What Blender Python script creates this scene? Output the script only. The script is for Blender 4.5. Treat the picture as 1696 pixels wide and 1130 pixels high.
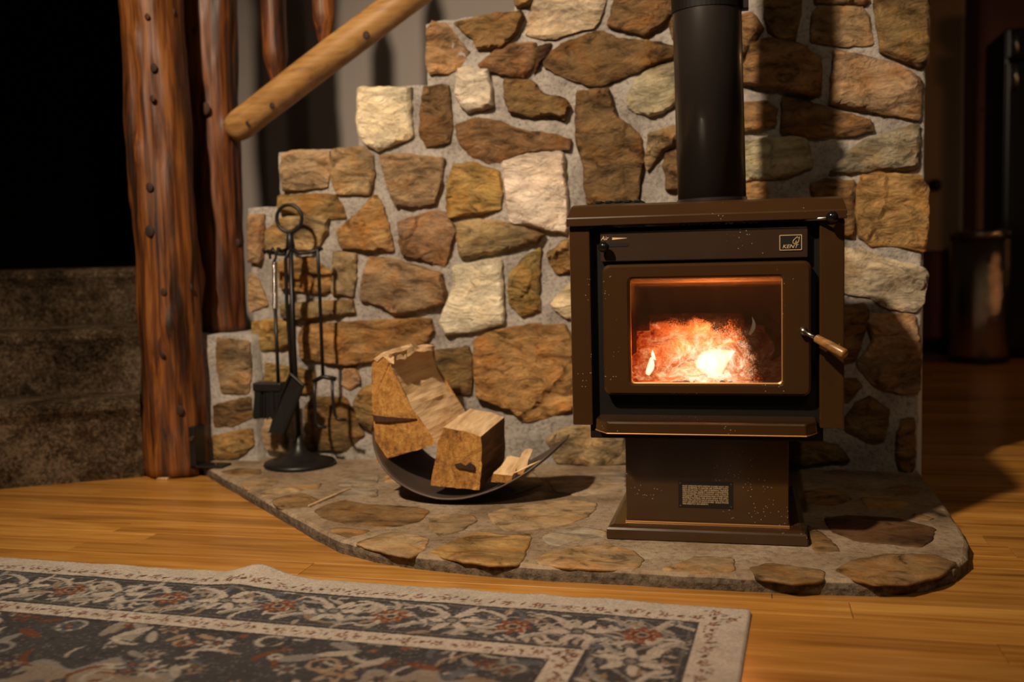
import bpy, bmesh, math, random
import numpy as np
from mathutils import Vector, Matrix, noise
from mathutils.geometry import delaunay_2d_cdt

sc = bpy.context.scene
for o in list(bpy.data.objects):
    bpy.data.objects.remove(o)
COL = sc.collection
R = math.radians

# ------------------------------------------------------------------ camera
FPX = 1706.0                                    # focal length for a 1696 px wide frame
CAM = Vector((0.0, 0.0, 0.65))
yaw, pitch, roll = R(13.15), R(4.85), R(-1.42)
FW = Vector((-math.sin(yaw)*math.cos(pitch), math.cos(yaw)*math.cos(pitch), -math.sin(pitch)))
r0 = Vector((math.cos(yaw), math.sin(yaw), 0)); u0 = r0.cross(FW)
RT = r0*math.cos(roll) + u0*math.sin(roll)
UP = -r0*math.sin(roll) + u0*math.cos(roll)
cd = bpy.data.cameras.new('camera'); cam = bpy.data.objects.new('camera', cd); COL.objects.link(cam)
m3 = Matrix((RT, UP, -FW)).transposed()
cam.matrix_world = Matrix.Translation(CAM) @ m3.to_4x4()
cd.sensor_width = 36.0; cd.lens = FPX*36.0/1696.0; cd.clip_start = 0.05
cd.dof.use_dof = True; cd.dof.focus_distance = 2.16; cd.dof.aperture_fstop = 2.2
sc.camera = cam

# ------------------------------------------------------------------ world, lights, exposure
w = bpy.data.worlds.new('world'); sc.world = w; w.use_nodes = True
bg = w.node_tree.nodes['Background']; bg.inputs[0].default_value = (1.0, 0.72, 0.45, 1); bg.inputs[1].default_value = 0.010
sc.view_settings.view_transform = 'Standard'; sc.view_settings.look = 'None'
sc.view_settings.gamma = 1.0; sc.view_settings.use_curve_mapping = False
sc.view_settings.exposure = 0.0

def look(o, target):
    o.rotation_euler = (Vector(target)-o.location).to_track_quat('-Z', 'Y').to_euler()

def spot(name, loc, target, watt, col, ang, blend, rad):
    l = bpy.data.lights.new(name, 'SPOT'); l.energy = watt; l.color = col; l.spot_size = R(ang); l.spot_blend = blend
    l.shadow_soft_size = rad
    o = bpy.data.objects.new(name, l); COL.objects.link(o); o.location = loc; look(o, target); return o

# ceiling spotlight of the living room, above and in front of the hearth
spot('ceiling_spotlight', (-1.32, 0.0, 2.85), (-0.66, 2.80, 0.66), 640, (1.0, 0.80, 0.57), 74, 1.0, 0.075)
# added weak fill spot further right, lightens the pipe and stove shadows
spot('fill_spot', (0.75, -0.7, 2.85), (0.0, 2.9, 0.3), 48, (1.0, 0.76, 0.50), 80, 1.0, 0.06)
# dim lamp of the kitchen beyond
kl = bpy.data.lights.new('kitchen_lamp', 'POINT'); kl.energy = 9; kl.color = (1.0, 0.50, 0.20); kl.shadow_soft_size = 0.08
ko = bpy.data.objects.new('kitchen_lamp', kl); COL.objects.link(ko); ko.location = (2.55, 5.05, 1.2)
# glow of the fire inside the stove
fl = bpy.data.lights.new('fire_glow', 'POINT'); fl.energy = 9.0; fl.color = (1.0, 0.36, 0.10); fl.shadow_soft_size = 0.05
fo = bpy.data.objects.new('fire_glow', fl); COL.objects.link(fo); fo.location = (-0.09, 2.33, 0.47)

# ------------------------------------------------------------------ pixel rays (used to measure the place)
def ray(px, py):
    return FW + RT*((px-848.0)/FPX) - UP*((py-565.0)/FPX)
def ony(px, py, y):
    d = ray(px, py); return CAM + d*((y-CAM.y)/d.y)
def onz(px, py, z):
    d = ray(px, py); return CAM + d*((z-CAM.z)/d.z)
def inview(p, pad=60):
    v = Vector(p)-CAM; z = v.dot(FW)
    if z < 0.2: return False
    x = 848+FPX*v.dot(RT)/z; y = 565-FPX*v.dot(UP)/z
    return -pad < x < 1696+pad and -pad < y < 1130+pad

# ------------------------------------------------------------------ materials
class NT:
    def __init__(s, name):
        s.m = bpy.data.materials.new(name); s.m.use_nodes = True; s.t = s.m.node_tree
        s.t.nodes.clear(); s.out = s.t.nodes.new('ShaderNodeOutputMaterial')
    def n(s, typ, ins=None, **kw):
        nd = s.t.nodes.new(typ)
        for k, v in kw.items(): setattr(nd, k, v)
        for k, v in (ins or {}).items(): s.put(nd.inputs[k], v)
        return nd
    def put(s, sock, v):
        if isinstance(v, bpy.types.NodeSocket): s.t.links.new(v, sock)
        elif isinstance(v, bpy.types.Node): s.t.links.new(v.outputs[0], sock)
        else: sock.default_value = v
    def math(s, op, a, b=0.0, c=0.0, clamp=False):
        nd = s.t.nodes.new('ShaderNodeMath'); nd.operation = op; nd.use_clamp = clamp
        s.put(nd.inputs[0], a); s.put(nd.inputs[1], b); s.put(nd.inputs[2], c); return nd.outputs[0]
    def mix(s, f, a, b, mode='MIX'):
        nd = s.t.nodes.new('ShaderNodeMix'); nd.data_type = 'RGBA'; nd.blend_type = mode
        s.put(nd.inputs[0], f); s.put(nd.inputs[6], a); s.put(nd.inputs[7], b); return nd.outputs[2]
    def ramp(s, f, stops):
        nd = s.t.nodes.new('ShaderNodeValToRGB'); s.put(nd.inputs[0], f); e = nd.color_ramp.elements
        while len(e) < len(stops): e.new(0.5)
        for i, (p, c) in enumerate(stops):
            e[i].position = p; e[i].color = c if len(c) == 4 else (*c, 1)
        return nd.outputs[0]
    def coords(s, scale=(1,1,1), rnd=0.0):
        tc = s.n('ShaderNodeTexCoord'); v = tc.outputs['Object']
        if rnd:
            oi = s.n('ShaderNodeObjectInfo'); k = s.math('MULTIPLY', oi.outputs['Random'], rnd)
            cb = s.n('ShaderNodeCombineXYZ', {0: k, 1: s.math('MULTIPLY', k, 0.73), 2: s.math('MULTIPLY', k, 1.31)})
            v = s.n('ShaderNodeVectorMath', {0: v, 1: cb.outputs[0]}, operation='ADD').outputs[0]
        mp = s.n('ShaderNodeMapping', {0: v, 3: scale}); return mp.outputs[0]
    def noise(s, vec, scale, detail=4, rough=0.55, dist=0.0):
        return s.n('ShaderNodeTexNoise', {'Vector': vec, 'Scale': scale, 'Detail': detail, 'Roughness': rough, 'Distortion': dist}).outputs[0]
    def bsdf(s, col, rough=0.6, metal=0.0, bump=None, bstr=0.3, bdist=0.01, **kw):
        b = s.n('ShaderNodeBsdfPrincipled'); s.put(b.inputs['Base Color'], col if not isinstance(col, tuple) else (*col[:3], 1))
        s.put(b.inputs['Roughness'], rough); s.put(b.inputs['Metallic'], metal)
        for k, v in kw.items(): s.put(b.inputs[k.replace('_', ' ')], v)
        if bump is not None:
            bp = s.n('ShaderNodeBump', {'Height': bump, 'Strength': bstr, 'Distance': bdist}); s.put(b.inputs['Normal'], bp.outputs[0])
        s.t.links.new(b.outputs[0], s.out.inputs[0]); return s.m

M = {}
def simple(name, col, rough=0.5, metal=0.0, nsc=0, namt=0.15, bstr=0.0, **kw):
    t = NT(name)
    if nsc:
        n = t.noise(t.coords(), nsc, 4)
        c = t.mix(n, (*[x*(1-namt) for x in col], 1), (*[min(1, x*(1+namt)) for x in col], 1))
        M[name] = t.bsdf(c, rough, metal, n if bstr else None, bstr, 0.004, **kw)
    else:
        M[name] = t.bsdf(col, rough, metal, **kw)

def stone_mat(name, bstr=1.0):
    t = NT(name); oi = t.n('ShaderNodeObjectInfo'); col = oi.outputs['Color']
    v = t.coords(rnd=37.0); vs = t.coords((0.7, 1.0, 1.6), rnd=37.0)
    a = t.noise(vs, 6.0, 5, 0.6, 1.0); b = t.noise(vs, 20.0, 6, 0.68, 0.8); c = t.noise(v, 75.0, 4, 0.65); g = t.noise(v, 11.0, 4, 0.6, 0.5)
    sh = t.ramp(a, [(0.30, (0.45, 0.43, 0.41)), (0.48, (0.90, 0.89, 0.87)), (0.68, (1.32, 1.30, 1.26))])
    base = t.mix(1.0, col, sh, 'MULTIPLY')
    rust = t.mix(1.0, base, (1.05, 0.72, 0.34, 1), 'MULTIPLY')
    lum = t.n('ShaderNodeSeparateColor', {0: col}).outputs[2]
    base = t.mix(t.math('MULTIPLY', t.ramp(g, [(0.46, (0, 0, 0)), (0.66, (0.75, 0.75, 0.75))]), t.math('SUBTRACT', 1.0, t.math('MULTIPLY', lum, 1.25))), base, rust)
    mid = t.ramp(b, [(0.35, (0.20, 0.18, 0.16)), (0.46, (0.82, 0.81, 0.80)), (0.56, (1.05, 1.05, 1.04)), (0.70, (1.30, 1.29, 1.27))])
    base = t.mix(t.math('SUBTRACT', 0.98, t.math('MULTIPLY', lum, 1.05)), base, mid, 'MULTIPLY')
    base = t.mix(0.35, base, t.ramp(c, [(0.35, (0.55, 0.54, 0.52)), (0.6, (1.12, 1.12, 1.12))]), 'MULTIPLY')
    h = t.math('ADD', b, t.math('MULTIPLY_ADD', c, 0.16, t.math('MULTIPLY', a, 0.5)))
    M[name] = t.bsdf(base, 0.82, 0, h, bstr, 0.030, Specular_IOR_Level=0.25)

stone_mat('stone', 0.9); stone_mat('hearth_stone', 0.35)

t = NT('mortar'); v = t.coords(); a = t.noise(v, 9, 5); b = t.noise(v, 90, 5, 0.7); c = t.noise(v, 260, 2)
cc = t.ramp(a, [(0.3, (0.27, 0.235, 0.21)), (0.55, (0.43, 0.385, 0.35)), (0.75, (0.54, 0.49, 0.45))])
cc = t.mix(0.8, cc, t.ramp(b, [(0.32, (0.35, 0.33, 0.32)), (0.5, (1, 1, 1)), (0.7, (1.15, 1.13, 1.1))]), 'MULTIPLY')
M['mortar'] = t.bsdf(cc, 0.95, 0, t.math('ADD', b, t.math('MULTIPLY', c, 0.5)), 0.8, 0.008, Specular_IOR_Level=0.15)

t = NT('hearth_mortar'); v = t.coords(); a = t.noise(v, 6, 6, 0.6); b = t.noise(v, 60, 5, 0.7); c = t.noise(v, 220, 2)
cc = t.ramp(a, [(0.3, (0.17, 0.115, 0.068)), (0.5, (0.30, 0.215, 0.14)), (0.72, (0.41, 0.32, 0.23))])
cc = t.mix(0.8, cc, t.ramp(b, [(0.3, (0.4, 0.37, 0.35)), (0.5, (1, 1, 1)), (0.7, (1.15, 1.13, 1.1))]), 'MULTIPLY')
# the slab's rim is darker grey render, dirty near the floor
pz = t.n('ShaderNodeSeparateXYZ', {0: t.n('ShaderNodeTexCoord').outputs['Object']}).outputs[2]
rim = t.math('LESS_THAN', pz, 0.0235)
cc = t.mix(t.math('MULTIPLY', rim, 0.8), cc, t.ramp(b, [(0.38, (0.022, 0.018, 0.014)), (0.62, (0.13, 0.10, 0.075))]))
M['hearth_mortar'] = t.bsdf(cc, 0.9, 0, t.math('ADD', b, t.math('MULTIPLY', c, 0.5)), 0.6, 0.008, Specular_IOR_Level=0.2)

def wood(name, c0, c1, c2, along, rough=0.45, bstr=0.15, scale=1.0, rnd=11.0, knots=False, coat=0.0, lo=0.34):
    t = NT(name); sc_ = [9*scale]*3; sc_[along] = 0.75*scale; v = t.coords(tuple(sc_), rnd)
    a = t.noise(v, 1.6, 6, 0.62, 1.2); f = [70*scale]*3; f[along] = 2.2*scale; b = t.noise(t.coords(tuple(f), rnd), 1.0, 4, 0.6, 0.4)
    x = t.math('MULTIPLY_ADD', b, 0.38, t.math('MULTIPLY', a, 0.68))
    c = t.ramp(x, [(lo, c0), (0.52, c1), (1.04-lo, c2)])
    if rnd:
        oi = t.n('ShaderNodeObjectInfo'); k = t.math('MULTIPLY_ADD', oi.outputs['Random'], 0.32, 0.84)
        kk = t.n('ShaderNodeCombineXYZ', {0: k, 1: k, 2: k}).outputs[0]; c = t.mix(1.0, c, kk, 'MULTIPLY')
    if knots:
        d = t.noise(t.coords((5, 5, 2.2), rnd), 1.0, 2, 0.5)
        c = t.mix(t.ramp(d, [(0.62, (0, 0, 0)), (0.72, (0.8, 0.8, 0.8))]), c, (*[q*0.35 for q in c0], 1))
    M[name] = t.bsdf(c, rough, 0, x, bstr, 0.006, Coat_Weight=coat, Coat_Roughness=0.25)

wood('oak_floor', (0.18, 0.068, 0.011), (0.43, 0.185, 0.033), (0.61, 0.31, 0.072), 0, 0.32, 0.06, 1.0, 23.0, coat=0.25)
wood('log_dark', (0.012, 0.003, 0.001), (0.072, 0.018, 0.004), (0.19, 0.058, 0.011), 2, 0.5, 0.5, 1.3, 7.0, True, 0.08, 0.42)
wood('log_amber', (0.020, 0.005, 0.001), (0.115, 0.032, 0.005), (0.25, 0.084, 0.015), 2, 0.5, 0.5, 1.3, 5.0, True, 0.08, 0.42)
wood('log_pale', (0.16, 0.070, 0.018), (0.38, 0.195, 0.060), (0.52, 0.30, 0.11), 0, 0.42, 0.2, 1.0, 3.0, True, 0.2)
wood('split_wood', (0.36, 0.20, 0.085), (0.66, 0.44, 0.235), (0.80, 0.59, 0.37), 1, 0.8, 0.9, 1.6, 3.0)
wood('bark', (0.035, 0.016, 0.006), (0.12, 0.055, 0.02), (0.24, 0.12, 0.05), 1, 0.9, 1.0, 1.6, 3.0)
wood('knot_wood', (0.010, 0.003, 0.001), (0.028, 0.008, 0.002), (0.07, 0.022, 0.006), 2, 0.75, 0.3, 2.0, 3.0)
wood('grip_wood', (0.12, 0.05, 0.012), (0.27, 0.125, 0.035), (0.38, 0.20, 0.07), 0, 0.35, 0.1, 3.0, 0, False, 0.3)

t = NT('end_grain'); tc = t.coords((1, 1, 1), 3.0)
nn = t.noise(tc, 60, 5, 0.7); n3 = t.noise(tc, 9, 4, 0.6); nl = t.noise(t.coords((40, 5, 14), 3.0), 3.0, 4, 0.6, 0.5)
c = t.ramp(t.math('MULTIPLY_ADD', nl, 0.35, t.math('MULTIPLY_ADD', nn, 0.35, t.math('MULTIPLY', n3, 0.40))), [(0.38, (0.12, 0.042, 0.006)), (0.53, (0.40, 0.175, 0.032)), (0.70, (0.60, 0.33, 0.09))])
M['end_grain'] = t.bsdf(c, 0.75, 0, t.math('ADD', nn, nl), 0.7, 0.008)

# brown enamel of the stove, with specks of ash
def enamel(name, col, rough, specks=True):
    t = NT(name); v = t.coords(); n = t.noise(v, 5, 3); f = t.noise(v, 700, 2)
    c = t.mix(n, (*[q*0.8 for q in col], 1), (*[q*1.2 for q in col], 1))
    if specks:
        vo = t.n('ShaderNodeTexVoronoi', {'Vector': v, 'Scale': 150.0, 'Randomness': 1.0}); msk = t.noise(v, 7, 4, 0.65)
        s = t.math('MULTIPLY', t.math('LESS_THAN', vo.outputs[0], 0.13), t.math('GREATER_THAN', msk, 0.575))
        c = t.mix(s, c, (0.42, 0.34, 0.26, 1))
        rough = t.math('MULTIPLY_ADD', t.noise(v, 12, 4), 0.14, rough-0.07)
    M[name] = t.bsdf(c, rough, 0.0, f, 0.03, 0.001, Coat_Weight=0.5, Coat_Roughness=0.12)
enamel('enamel', (0.042, 0.0185, 0.0058), 0.25)
enamel('enamel_dark', (0.030, 0.015, 0.007), 0.34)
simple('stove_black', (0.006, 0.0038, 0.0026), 0.6, 0, 20, 0.3, Specular_IOR_Level=0.2)
simple('orange_edge', (0.62, 0.30, 0.10), 0.35, 0.6)  # orange metallic colour of the thin strips along stove edges
simple('iron', (0.012, 0.011, 0.011), 0.42, 0.3, 40, 0.3, 0.15)
simple('bristle', (0.010, 0.009, 0.008), 0.8)
simple('chrome', (0.62, 0.60, 0.58), 0.18, 1.0)
simple('steel', (0.30, 0.27, 0.24), 0.3, 1.0)
simple('knob_black', (0.008, 0.007, 0.007), 0.12)
simple('pipe_black', (0.028, 0.022, 0.019), 0.33, 0.35, 6, 0.35, Coat_Weight=0.2)
simple('gold_print', (0.62, 0.44, 0.25), 0.5)
simple('plate_black', (0.010, 0.008, 0.007), 0.4)
simple('rope', (0.17, 0.14, 0.11), 0.9)
simple('bowl_iron', (0.085, 0.058, 0.045), 0.48, 0.2, 14, 0.45, 0.25)
simple('grey_wall', (0.36, 0.31, 0.29), 0.9, 0, 4, 0.05)
simple('white_paint', (0.62, 0.56, 0.50), 0.6)
simple('painted_darkness', (0.012, 0.010, 0.009), 0.9)  # near-black colour stands in for the missing light in the hall
simple('door_paint', (0.34, 0.22, 0.12), 0.6)
simple('brown_wall', (0.15, 0.038, 0.018), 0.7, 0, 3, 0.1)
simple('dark_trim', (0.035, 0.012, 0.007), 0.5)
simple('black_gloss', (0.006, 0.005, 0.005), 0.25)
simple('firebrick', (0.20, 0.13, 0.085), 0.9, 0, 25, 0.3, 0.4)
simple('ceiling_paint', (0.25, 0.20, 0.16), 0.9)

t = NT('carpet'); v = t.coords(); a = t.noise(v, 4.5, 4, 0.6); b = t.noise(v, 95, 5, 0.8); c3 = t.noise(v, 26, 4, 0.6)
c = t.ramp(t.math('MULTIPLY_ADD', b, 0.5, t.math('MULTIPLY_ADD', a, 0.32, t.math('MULTIPLY', c3, 0.22))), [(0.42, (0.012, 0.007, 0.004)), (0.52, (0.095, 0.062, 0.036)), (0.62, (0.30, 0.21, 0.135))])
M['carpet'] = t.bsdf(c, 1.0, 0, b, 1.0, 0.02, Specular_IOR_Level=0.05)

t = NT('stainless'); v = t.coords((0.5, 0.5, 90)); n = t.noise(v, 8, 3)
M['stainless'] = t.bsdf((0.45, 0.34, 0.27), 0.16, 1.0, n, 0.35, 0.004)

# glass of the stove door: clear below, brown soot burnt on above and to the right
t = NT('sooty_glass'); tc = t.n('ShaderNodeTexCoord').outputs['Object']
sx, sy, sz = t.n('ShaderNodeSeparateXYZ', {0: tc}).outputs
n1 = t.noise(tc, 16, 5, 0.65); n2 = t.noise(tc, 420, 2, 0.6); n4 = t.noise(tc, 45, 4, 0.6)
wob = t.math('MULTIPLY_ADD', n1, 0.9, -0.45)
ex = t.math('DIVIDE', t.math('ADD', sx, 0.045), 0.160); ez = t.math('DIVIDE', t.math('ADD', sz, -0.372), 0.105)
d = t.math('SQRT', t.math('ADD', t.math('POWER', t.math('ABSOLUTE', ex), 2.4), t.math('POWER', t.math('ABSOLUTE', ez), 2.4)))
soot = t.ramp(t.math('ADD', d, t.math('MULTIPLY_ADD', n2, 0.45, t.math('ADD', wob, -0.2))), [(0.84, (0, 0, 0)), (1.10, (0.55, 0.55, 0.55)), (1.9, (0.80, 0.80, 0.80))])
# clean rim at the top and left edge, and a wavy tide mark
edge = t.math('MAXIMUM', t.ramp(sz, [(0.541, (0, 0, 0)), (0.546, (1, 1, 1))]), t.ramp(t.math('MULTIPLY', sx, -1.0), [(0.128, (0, 0, 0)), (0.154, (1, 1, 1))]))
soot = t.math('MULTIPLY', soot, t.math('MULTIPLY_ADD', edge, -0.5, 1.0))
tr = t.n('ShaderNodeBsdfTransparent', {0: (1.0, 0.93, 0.86, 1)})
df = t.n('ShaderNodeBsdfPrincipled', {'Base Color': t.mix(n4, (0.006, 0.0025, 0.001, 1), (0.034, 0.014, 0.005, 1)), 'Roughness': 0.8, 'Specular IOR Level': 0.05})
gl = t.n('ShaderNodeBsdfGlossy', {0: (1, 1, 1, 1), 'Roughness': 0.08})
mx = t.n('ShaderNodeMixShader', {0: soot, 1: tr.outputs[0], 2: df.outputs[0]})
mx2 = t.n('ShaderNodeMixShader', {0: 0.02, 1: mx.outputs[0], 2: gl.outputs[0]})
t.put(t.out.inputs[0], mx2.outputs[0]); M['sooty_glass'] = t.m

# glowing embers: heat falls off from the hottest spot of the bed
def ember(name, hot, rx, gain, scale):
    t = NT(name); g = t.n('ShaderNodeNewGeometry').outputs['Position']
    dv = t.n('ShaderNodeVectorMath', {0: g, 1: hot}, operation='SUBTRACT').outputs[0]
    dv = t.n('ShaderNodeVectorMath', {0: dv, 1: rx}, operation='MULTIPLY').outputs[0]
    ln = t.n('ShaderNodeVectorMath', {0: dv}, operation='LENGTH').outputs[1]
    a = t.noise(g, scale, 6, 0.7, 0.8); b = t.noise(g, scale*5, 4, 0.7)
    heat = t.math('SUBTRACT', t.math('MULTIPLY_ADD', a, 0.95, t.math('MULTIPLY', b, 0.35)), t.math('MULTIPLY', ln, 0.42))
    heat = t.math('ADD', heat, gain)
    c = t.ramp(heat, [(0.20, (0.010, 0.001, 0.0005)), (0.36, (0.40, 0.016, 0.004)), (0.52, (1.0, 0.13, 0.025)), (0.70, (1.0, 0.42, 0.19)), (0.90, (1, 0.86, 0.66))])
    st = t.ramp(heat, [(0.25, (0.15, 0.15, 0.15)), (0.6, (0.42, 0.42, 0.42)), (0.95, (1, 1, 1))])
    e = t.n('ShaderNodeEmission', {0: c, 1: t.math('MULTIPLY', st, 1.5)})
    df = t.n('ShaderNodeBsdfDiffuse', {0: (0.05, 0.03, 0.02, 1)})
    ad = t.n('ShaderNodeAddShader', {0: e.outputs[0], 1: df.outputs[0]}); t.put(t.out.inputs[0], ad.outputs[0]); M[name] = t.m
ember('embers', (-0.09, 2.30, 0.39), (5.6, 1.6, 8.5), 0.27, 24.0)
ember('burning_log', (-0.09, 2.32, 0.40), (5.6, 1.6, 8.5), 0.24, 32.0)
t = NT('flame'); lw = t.n('ShaderNodeLayerWeight', {0: 0.35}); tcz = t.noise(t.n('ShaderNodeNewGeometry').outputs['Position'], 40, 4, 0.6)
e = t.n('ShaderNodeEmission', {0: t.ramp(tcz, [(0.3, (1, 0.62, 0.32)), (0.6, (1, 0.84, 0.62))]), 1: 2.6})
tr = t.n('ShaderNodeBsdfTransparent')
mx = t.n('ShaderNodeMixShader', {0: t.math('MULTIPLY_ADD', lw.outputs[1], 1.5, 0.12, True), 1: e.outputs[0], 2: tr.outputs[0]}); t.put(t.out.inputs[0], mx.outputs[0]); M['flame'] = t.m

t = NT('rug_wool'); at = t.n('ShaderNodeVertexColor', layer_name='weave').outputs[0]; v = t.coords()
n = t.noise(v, 420, 3, 0.7); n2 = t.noise(v, 14, 4)
c = t.mix(0.6, at, t.ramp(n, [(0.3, (0.45, 0.45, 0.45)), (0.55, (1, 1, 1)), (0.75, (1.2, 1.2, 1.2))]), 'MULTIPLY')
c = t.mix(0.4, c, t.ramp(n2, [(0.35, (0.7, 0.7, 0.7)), (0.65, (1.1, 1.1, 1.1))]), 'MULTIPLY')
M['rug_wool'] = t.bsdf(c, 1.0, 0, n, 0.6, 0.006, Specular_IOR_Level=0.05)

# ------------------------------------------------------------------ mesh helpers
ORG = {}
def link(name, me, mat, parent=None, org=None, smooth=False):
    """one mesh object; me is a bmesh or a Mesh with world coordinates"""
    if isinstance(me, bmesh.types.BMesh):
        b = me; me = bpy.data.meshes.new(name); bmesh.ops.recalc_face_normals(b, faces=b.faces); b.to_mesh(me); b.free()
    for m in (mat if isinstance(mat, (list, tuple)) else [mat]): me.materials.append(M[m])
    o = bpy.data.objects.new(name, me); COL.objects.link(o)
    base = ORG[parent.name] if parent else Vector(org if org is not None else (0, 0, 0))
    me.transform(Matrix.Translation(-base))
    if parent: o.parent = parent
    else: o.location = base
    ORG[o.name] = base
    if smooth:
        me.shade_smooth()
        if smooth != True: me.set_sharp_from_angle(angle=R(smooth))
    return o
def thing(name, loc, label, cat, group=None):
    o = bpy.data.objects.new(name, None); COL.objects.link(o); o.location = loc; o.empty_display_size = 0.05
    ORG[o.name] = Vector(loc); return tag(o, label, cat, group)
def tag(o, label=None, cat=None, group=None, kind=None):
    for k, v in (('label', label), ('category', cat), ('group', group), ('kind', kind)):
        if v: o[k] = v
    return o
def NB(): return bmesh.new()
def box(b, x0, x1, y0, y1, z0, z1, bev=0.0, seg=2):
    vs = [b.verts.new(p) for p in ((x0,y0,z0),(x1,y0,z0),(x1,y1,z0),(x0,y1,z0),(x0,y0,z1),(x1,y0,z1),(x1,y1,z1),(x0,y1,z1))]
    fs = [b.faces.new([vs[i] for i in q]) for q in ((3,2,1,0),(4,5,6,7),(0,1,5,4),(1,2,6,5),(2,3,7,6),(3,0,4,7))]
    if bev:
        es = list({e for f in fs for e in f.edges})
        bmesh.ops.bevel(b, geom=es, offset=bev, segments=seg, profile=0.5, affect='EDGES')
    return b
def bx(*a, **k): return box(NB(), *a, **k)
def tube(b, pts, rad, seg=12, cap=True):
    pts = [Vector(p) for p in pts]; n = len(pts); rad = rad if isinstance(rad, (list, tuple)) else [rad]*n
    rings = []; prev = None
    for i, p in enumerate(pts):
        d = (pts[min(i+1, n-1)]-pts[max(i-1, 0)]).normalized()
        if prev is None:
            ref = Vector((0, 0, 1)) if abs(d.z) < 0.9 else Vector((1, 0, 0)); a = d.cross(ref).normalized()
        else:
            a = (prev - d*prev.dot(d)).normalized()
        prev = a; c = d.cross(a)
        rings.append([b.verts.new(p + (a*math.cos(2*math.pi*k/seg) + c*math.sin(2*math.pi*k/seg))*rad[i]) for k in range(seg)])
    for i in range(n-1):
        for k in range(seg):
            b.faces.new((rings[i][k], rings[i][(k+1)%seg], rings[i+1][(k+1)%seg], rings[i+1][k]))
    if cap:
        b.faces.new(rings[0]); b.faces.new(list(reversed(rings[-1])))
    return b
def lathe(b, prof, cx, cy, seg=32):
    """prof: (radius, z) pairs"""
    rings = []
    for r, z in prof:
        if r < 1e-6: rings.append([b.verts.new((cx, cy, z))])
        else: rings.append([b.verts.new((cx+r*math.cos(2*math.pi*k/seg), cy+r*math.sin(2*math.pi*k/seg), z)) for k in range(seg)])
    for a, c in zip(rings, rings[1:]):
        for k in range(seg):
            q = [a[k % len(a)], a[(k+1) % len(a)], c[(k+1) % len(c)], c[k % len(c)]]
            q = list(dict.fromkeys(q))
            if len(q) > 2: b.faces.new(q)
    return b
def ball(b, c, r, seg=16):
    prof = [(r*math.sin(math.pi*i/10), c[2]-r*math.cos(math.pi*i/10)) for i in range(11)]
    prof[0] = (0, prof[0][1]); prof[-1] = (0, prof[-1][1]); return lathe(b, prof, c[0], c[1], seg)
def prism_y(b, poly, y0, y1, bev=0.0):
    a = [b.verts.new((x, y0, z)) for x, z in poly]; c = [b.verts.new((x, y1, z)) for x, z in poly]; n = len(poly)
    fs = [b.faces.new(a), b.faces.new(list(reversed(c)))] + [b.faces.new((a[i], a[(i+1)%n], c[(i+1)%n], c[i])) for i in range(n)]
    if bev: bmesh.ops.bevel(b, geom=list({e for f in fs for e in f.edges}), offset=bev, segments=2, profile=0.5, affect='EDGES')
    return b
def prism_x(b, poly, x0, x1, bev=0.0):
    a = [b.verts.new((x0, y, z)) for y, z in poly]; c = [b.verts.new((x1, y, z)) for y, z in poly]; n = len(poly)
    fs = [b.faces.new(a), b.faces.new(list(reversed(c)))] + [b.faces.new((a[i], a[(i+1)%n], c[(i+1)%n], c[i])) for i in range(n)]
    if bev: bmesh.ops.bevel(b, geom=list({e for f in fs for e in f.edges}), offset=bev, segments=2, profile=0.5, affect='EDGES')
    return b
def prism_z(b, poly, z0, z1, bev=0.0):
    a = [b.verts.new((x, y, z0)) for x, y in poly]; c = [b.verts.new((x, y, z1)) for x, y in poly]; n = len(poly)
    fs = [b.faces.new(a), b.faces.new(list(reversed(c)))] + [b.faces.new((a[i], a[(i+1)%n], c[(i+1)%n], c[i])) for i in range(n)]
    if bev: bmesh.ops.bevel(b, geom=list({e for f in fs for e in f.edges}), offset=bev, segments=2, profile=0.5, affect='EDGES')
    return b
def rrect(x0, x1, z0, z1, r, n=6):
    out = []
    for cx, cz, a0 in ((x1-r, z1-r, 0), (x0+r, z1-r, 90), (x0+r, z0+r, 180), (x1-r, z0+r, 270)):
        for i in range(n+1):
            a = R(a0+90*i/n); out.append((cx+r*math.cos(a), cz+r*math.sin(a)))
    return out
def frame_y(b, loops):
    """loops: list of (poly, y) with equal counts, bridged in order and closed back to the first"""
    rings = [[b.verts.new((x, y, z)) for x, z in p] for p, y in loops]; n = len(rings[0])
    for i in range(len(rings)):
        a, c = rings[i], rings[(i+1) % len(rings)]
        for k in range(n): b.faces.new((a[k], a[(k+1)%n], c[(k+1)%n], c[k]))
    return b
def text(name, body, size, loc, mat, parent, extr=0.0006, align='LEFT', space=1.0, shear=0.0, width=None):
    cu = bpy.data.curves.new(name, 'FONT'); cu.body = body; cu.size = size; cu.extrude = extr; cu.align_x = align
    cu.space_line = space; cu.shear = shear; cu.resolution_u = 2
    ob = bpy.data.objects.new(name, cu); me = bpy.data.meshes.new_from_object(ob); bpy.data.objects.remove(ob)
    me.materials.clear()
    if width:
        xs = [v.co.x for v in me.vertices]; k = width/(max(xs)-min(xs)); me.transform(Matrix.Diagonal((k, 1, 1, 1)))
    me.transform(Matrix.Translation(loc) @ Matrix.Rotation(R(90), 4, 'X'))
    return link(name, me, mat, parent)

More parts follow.
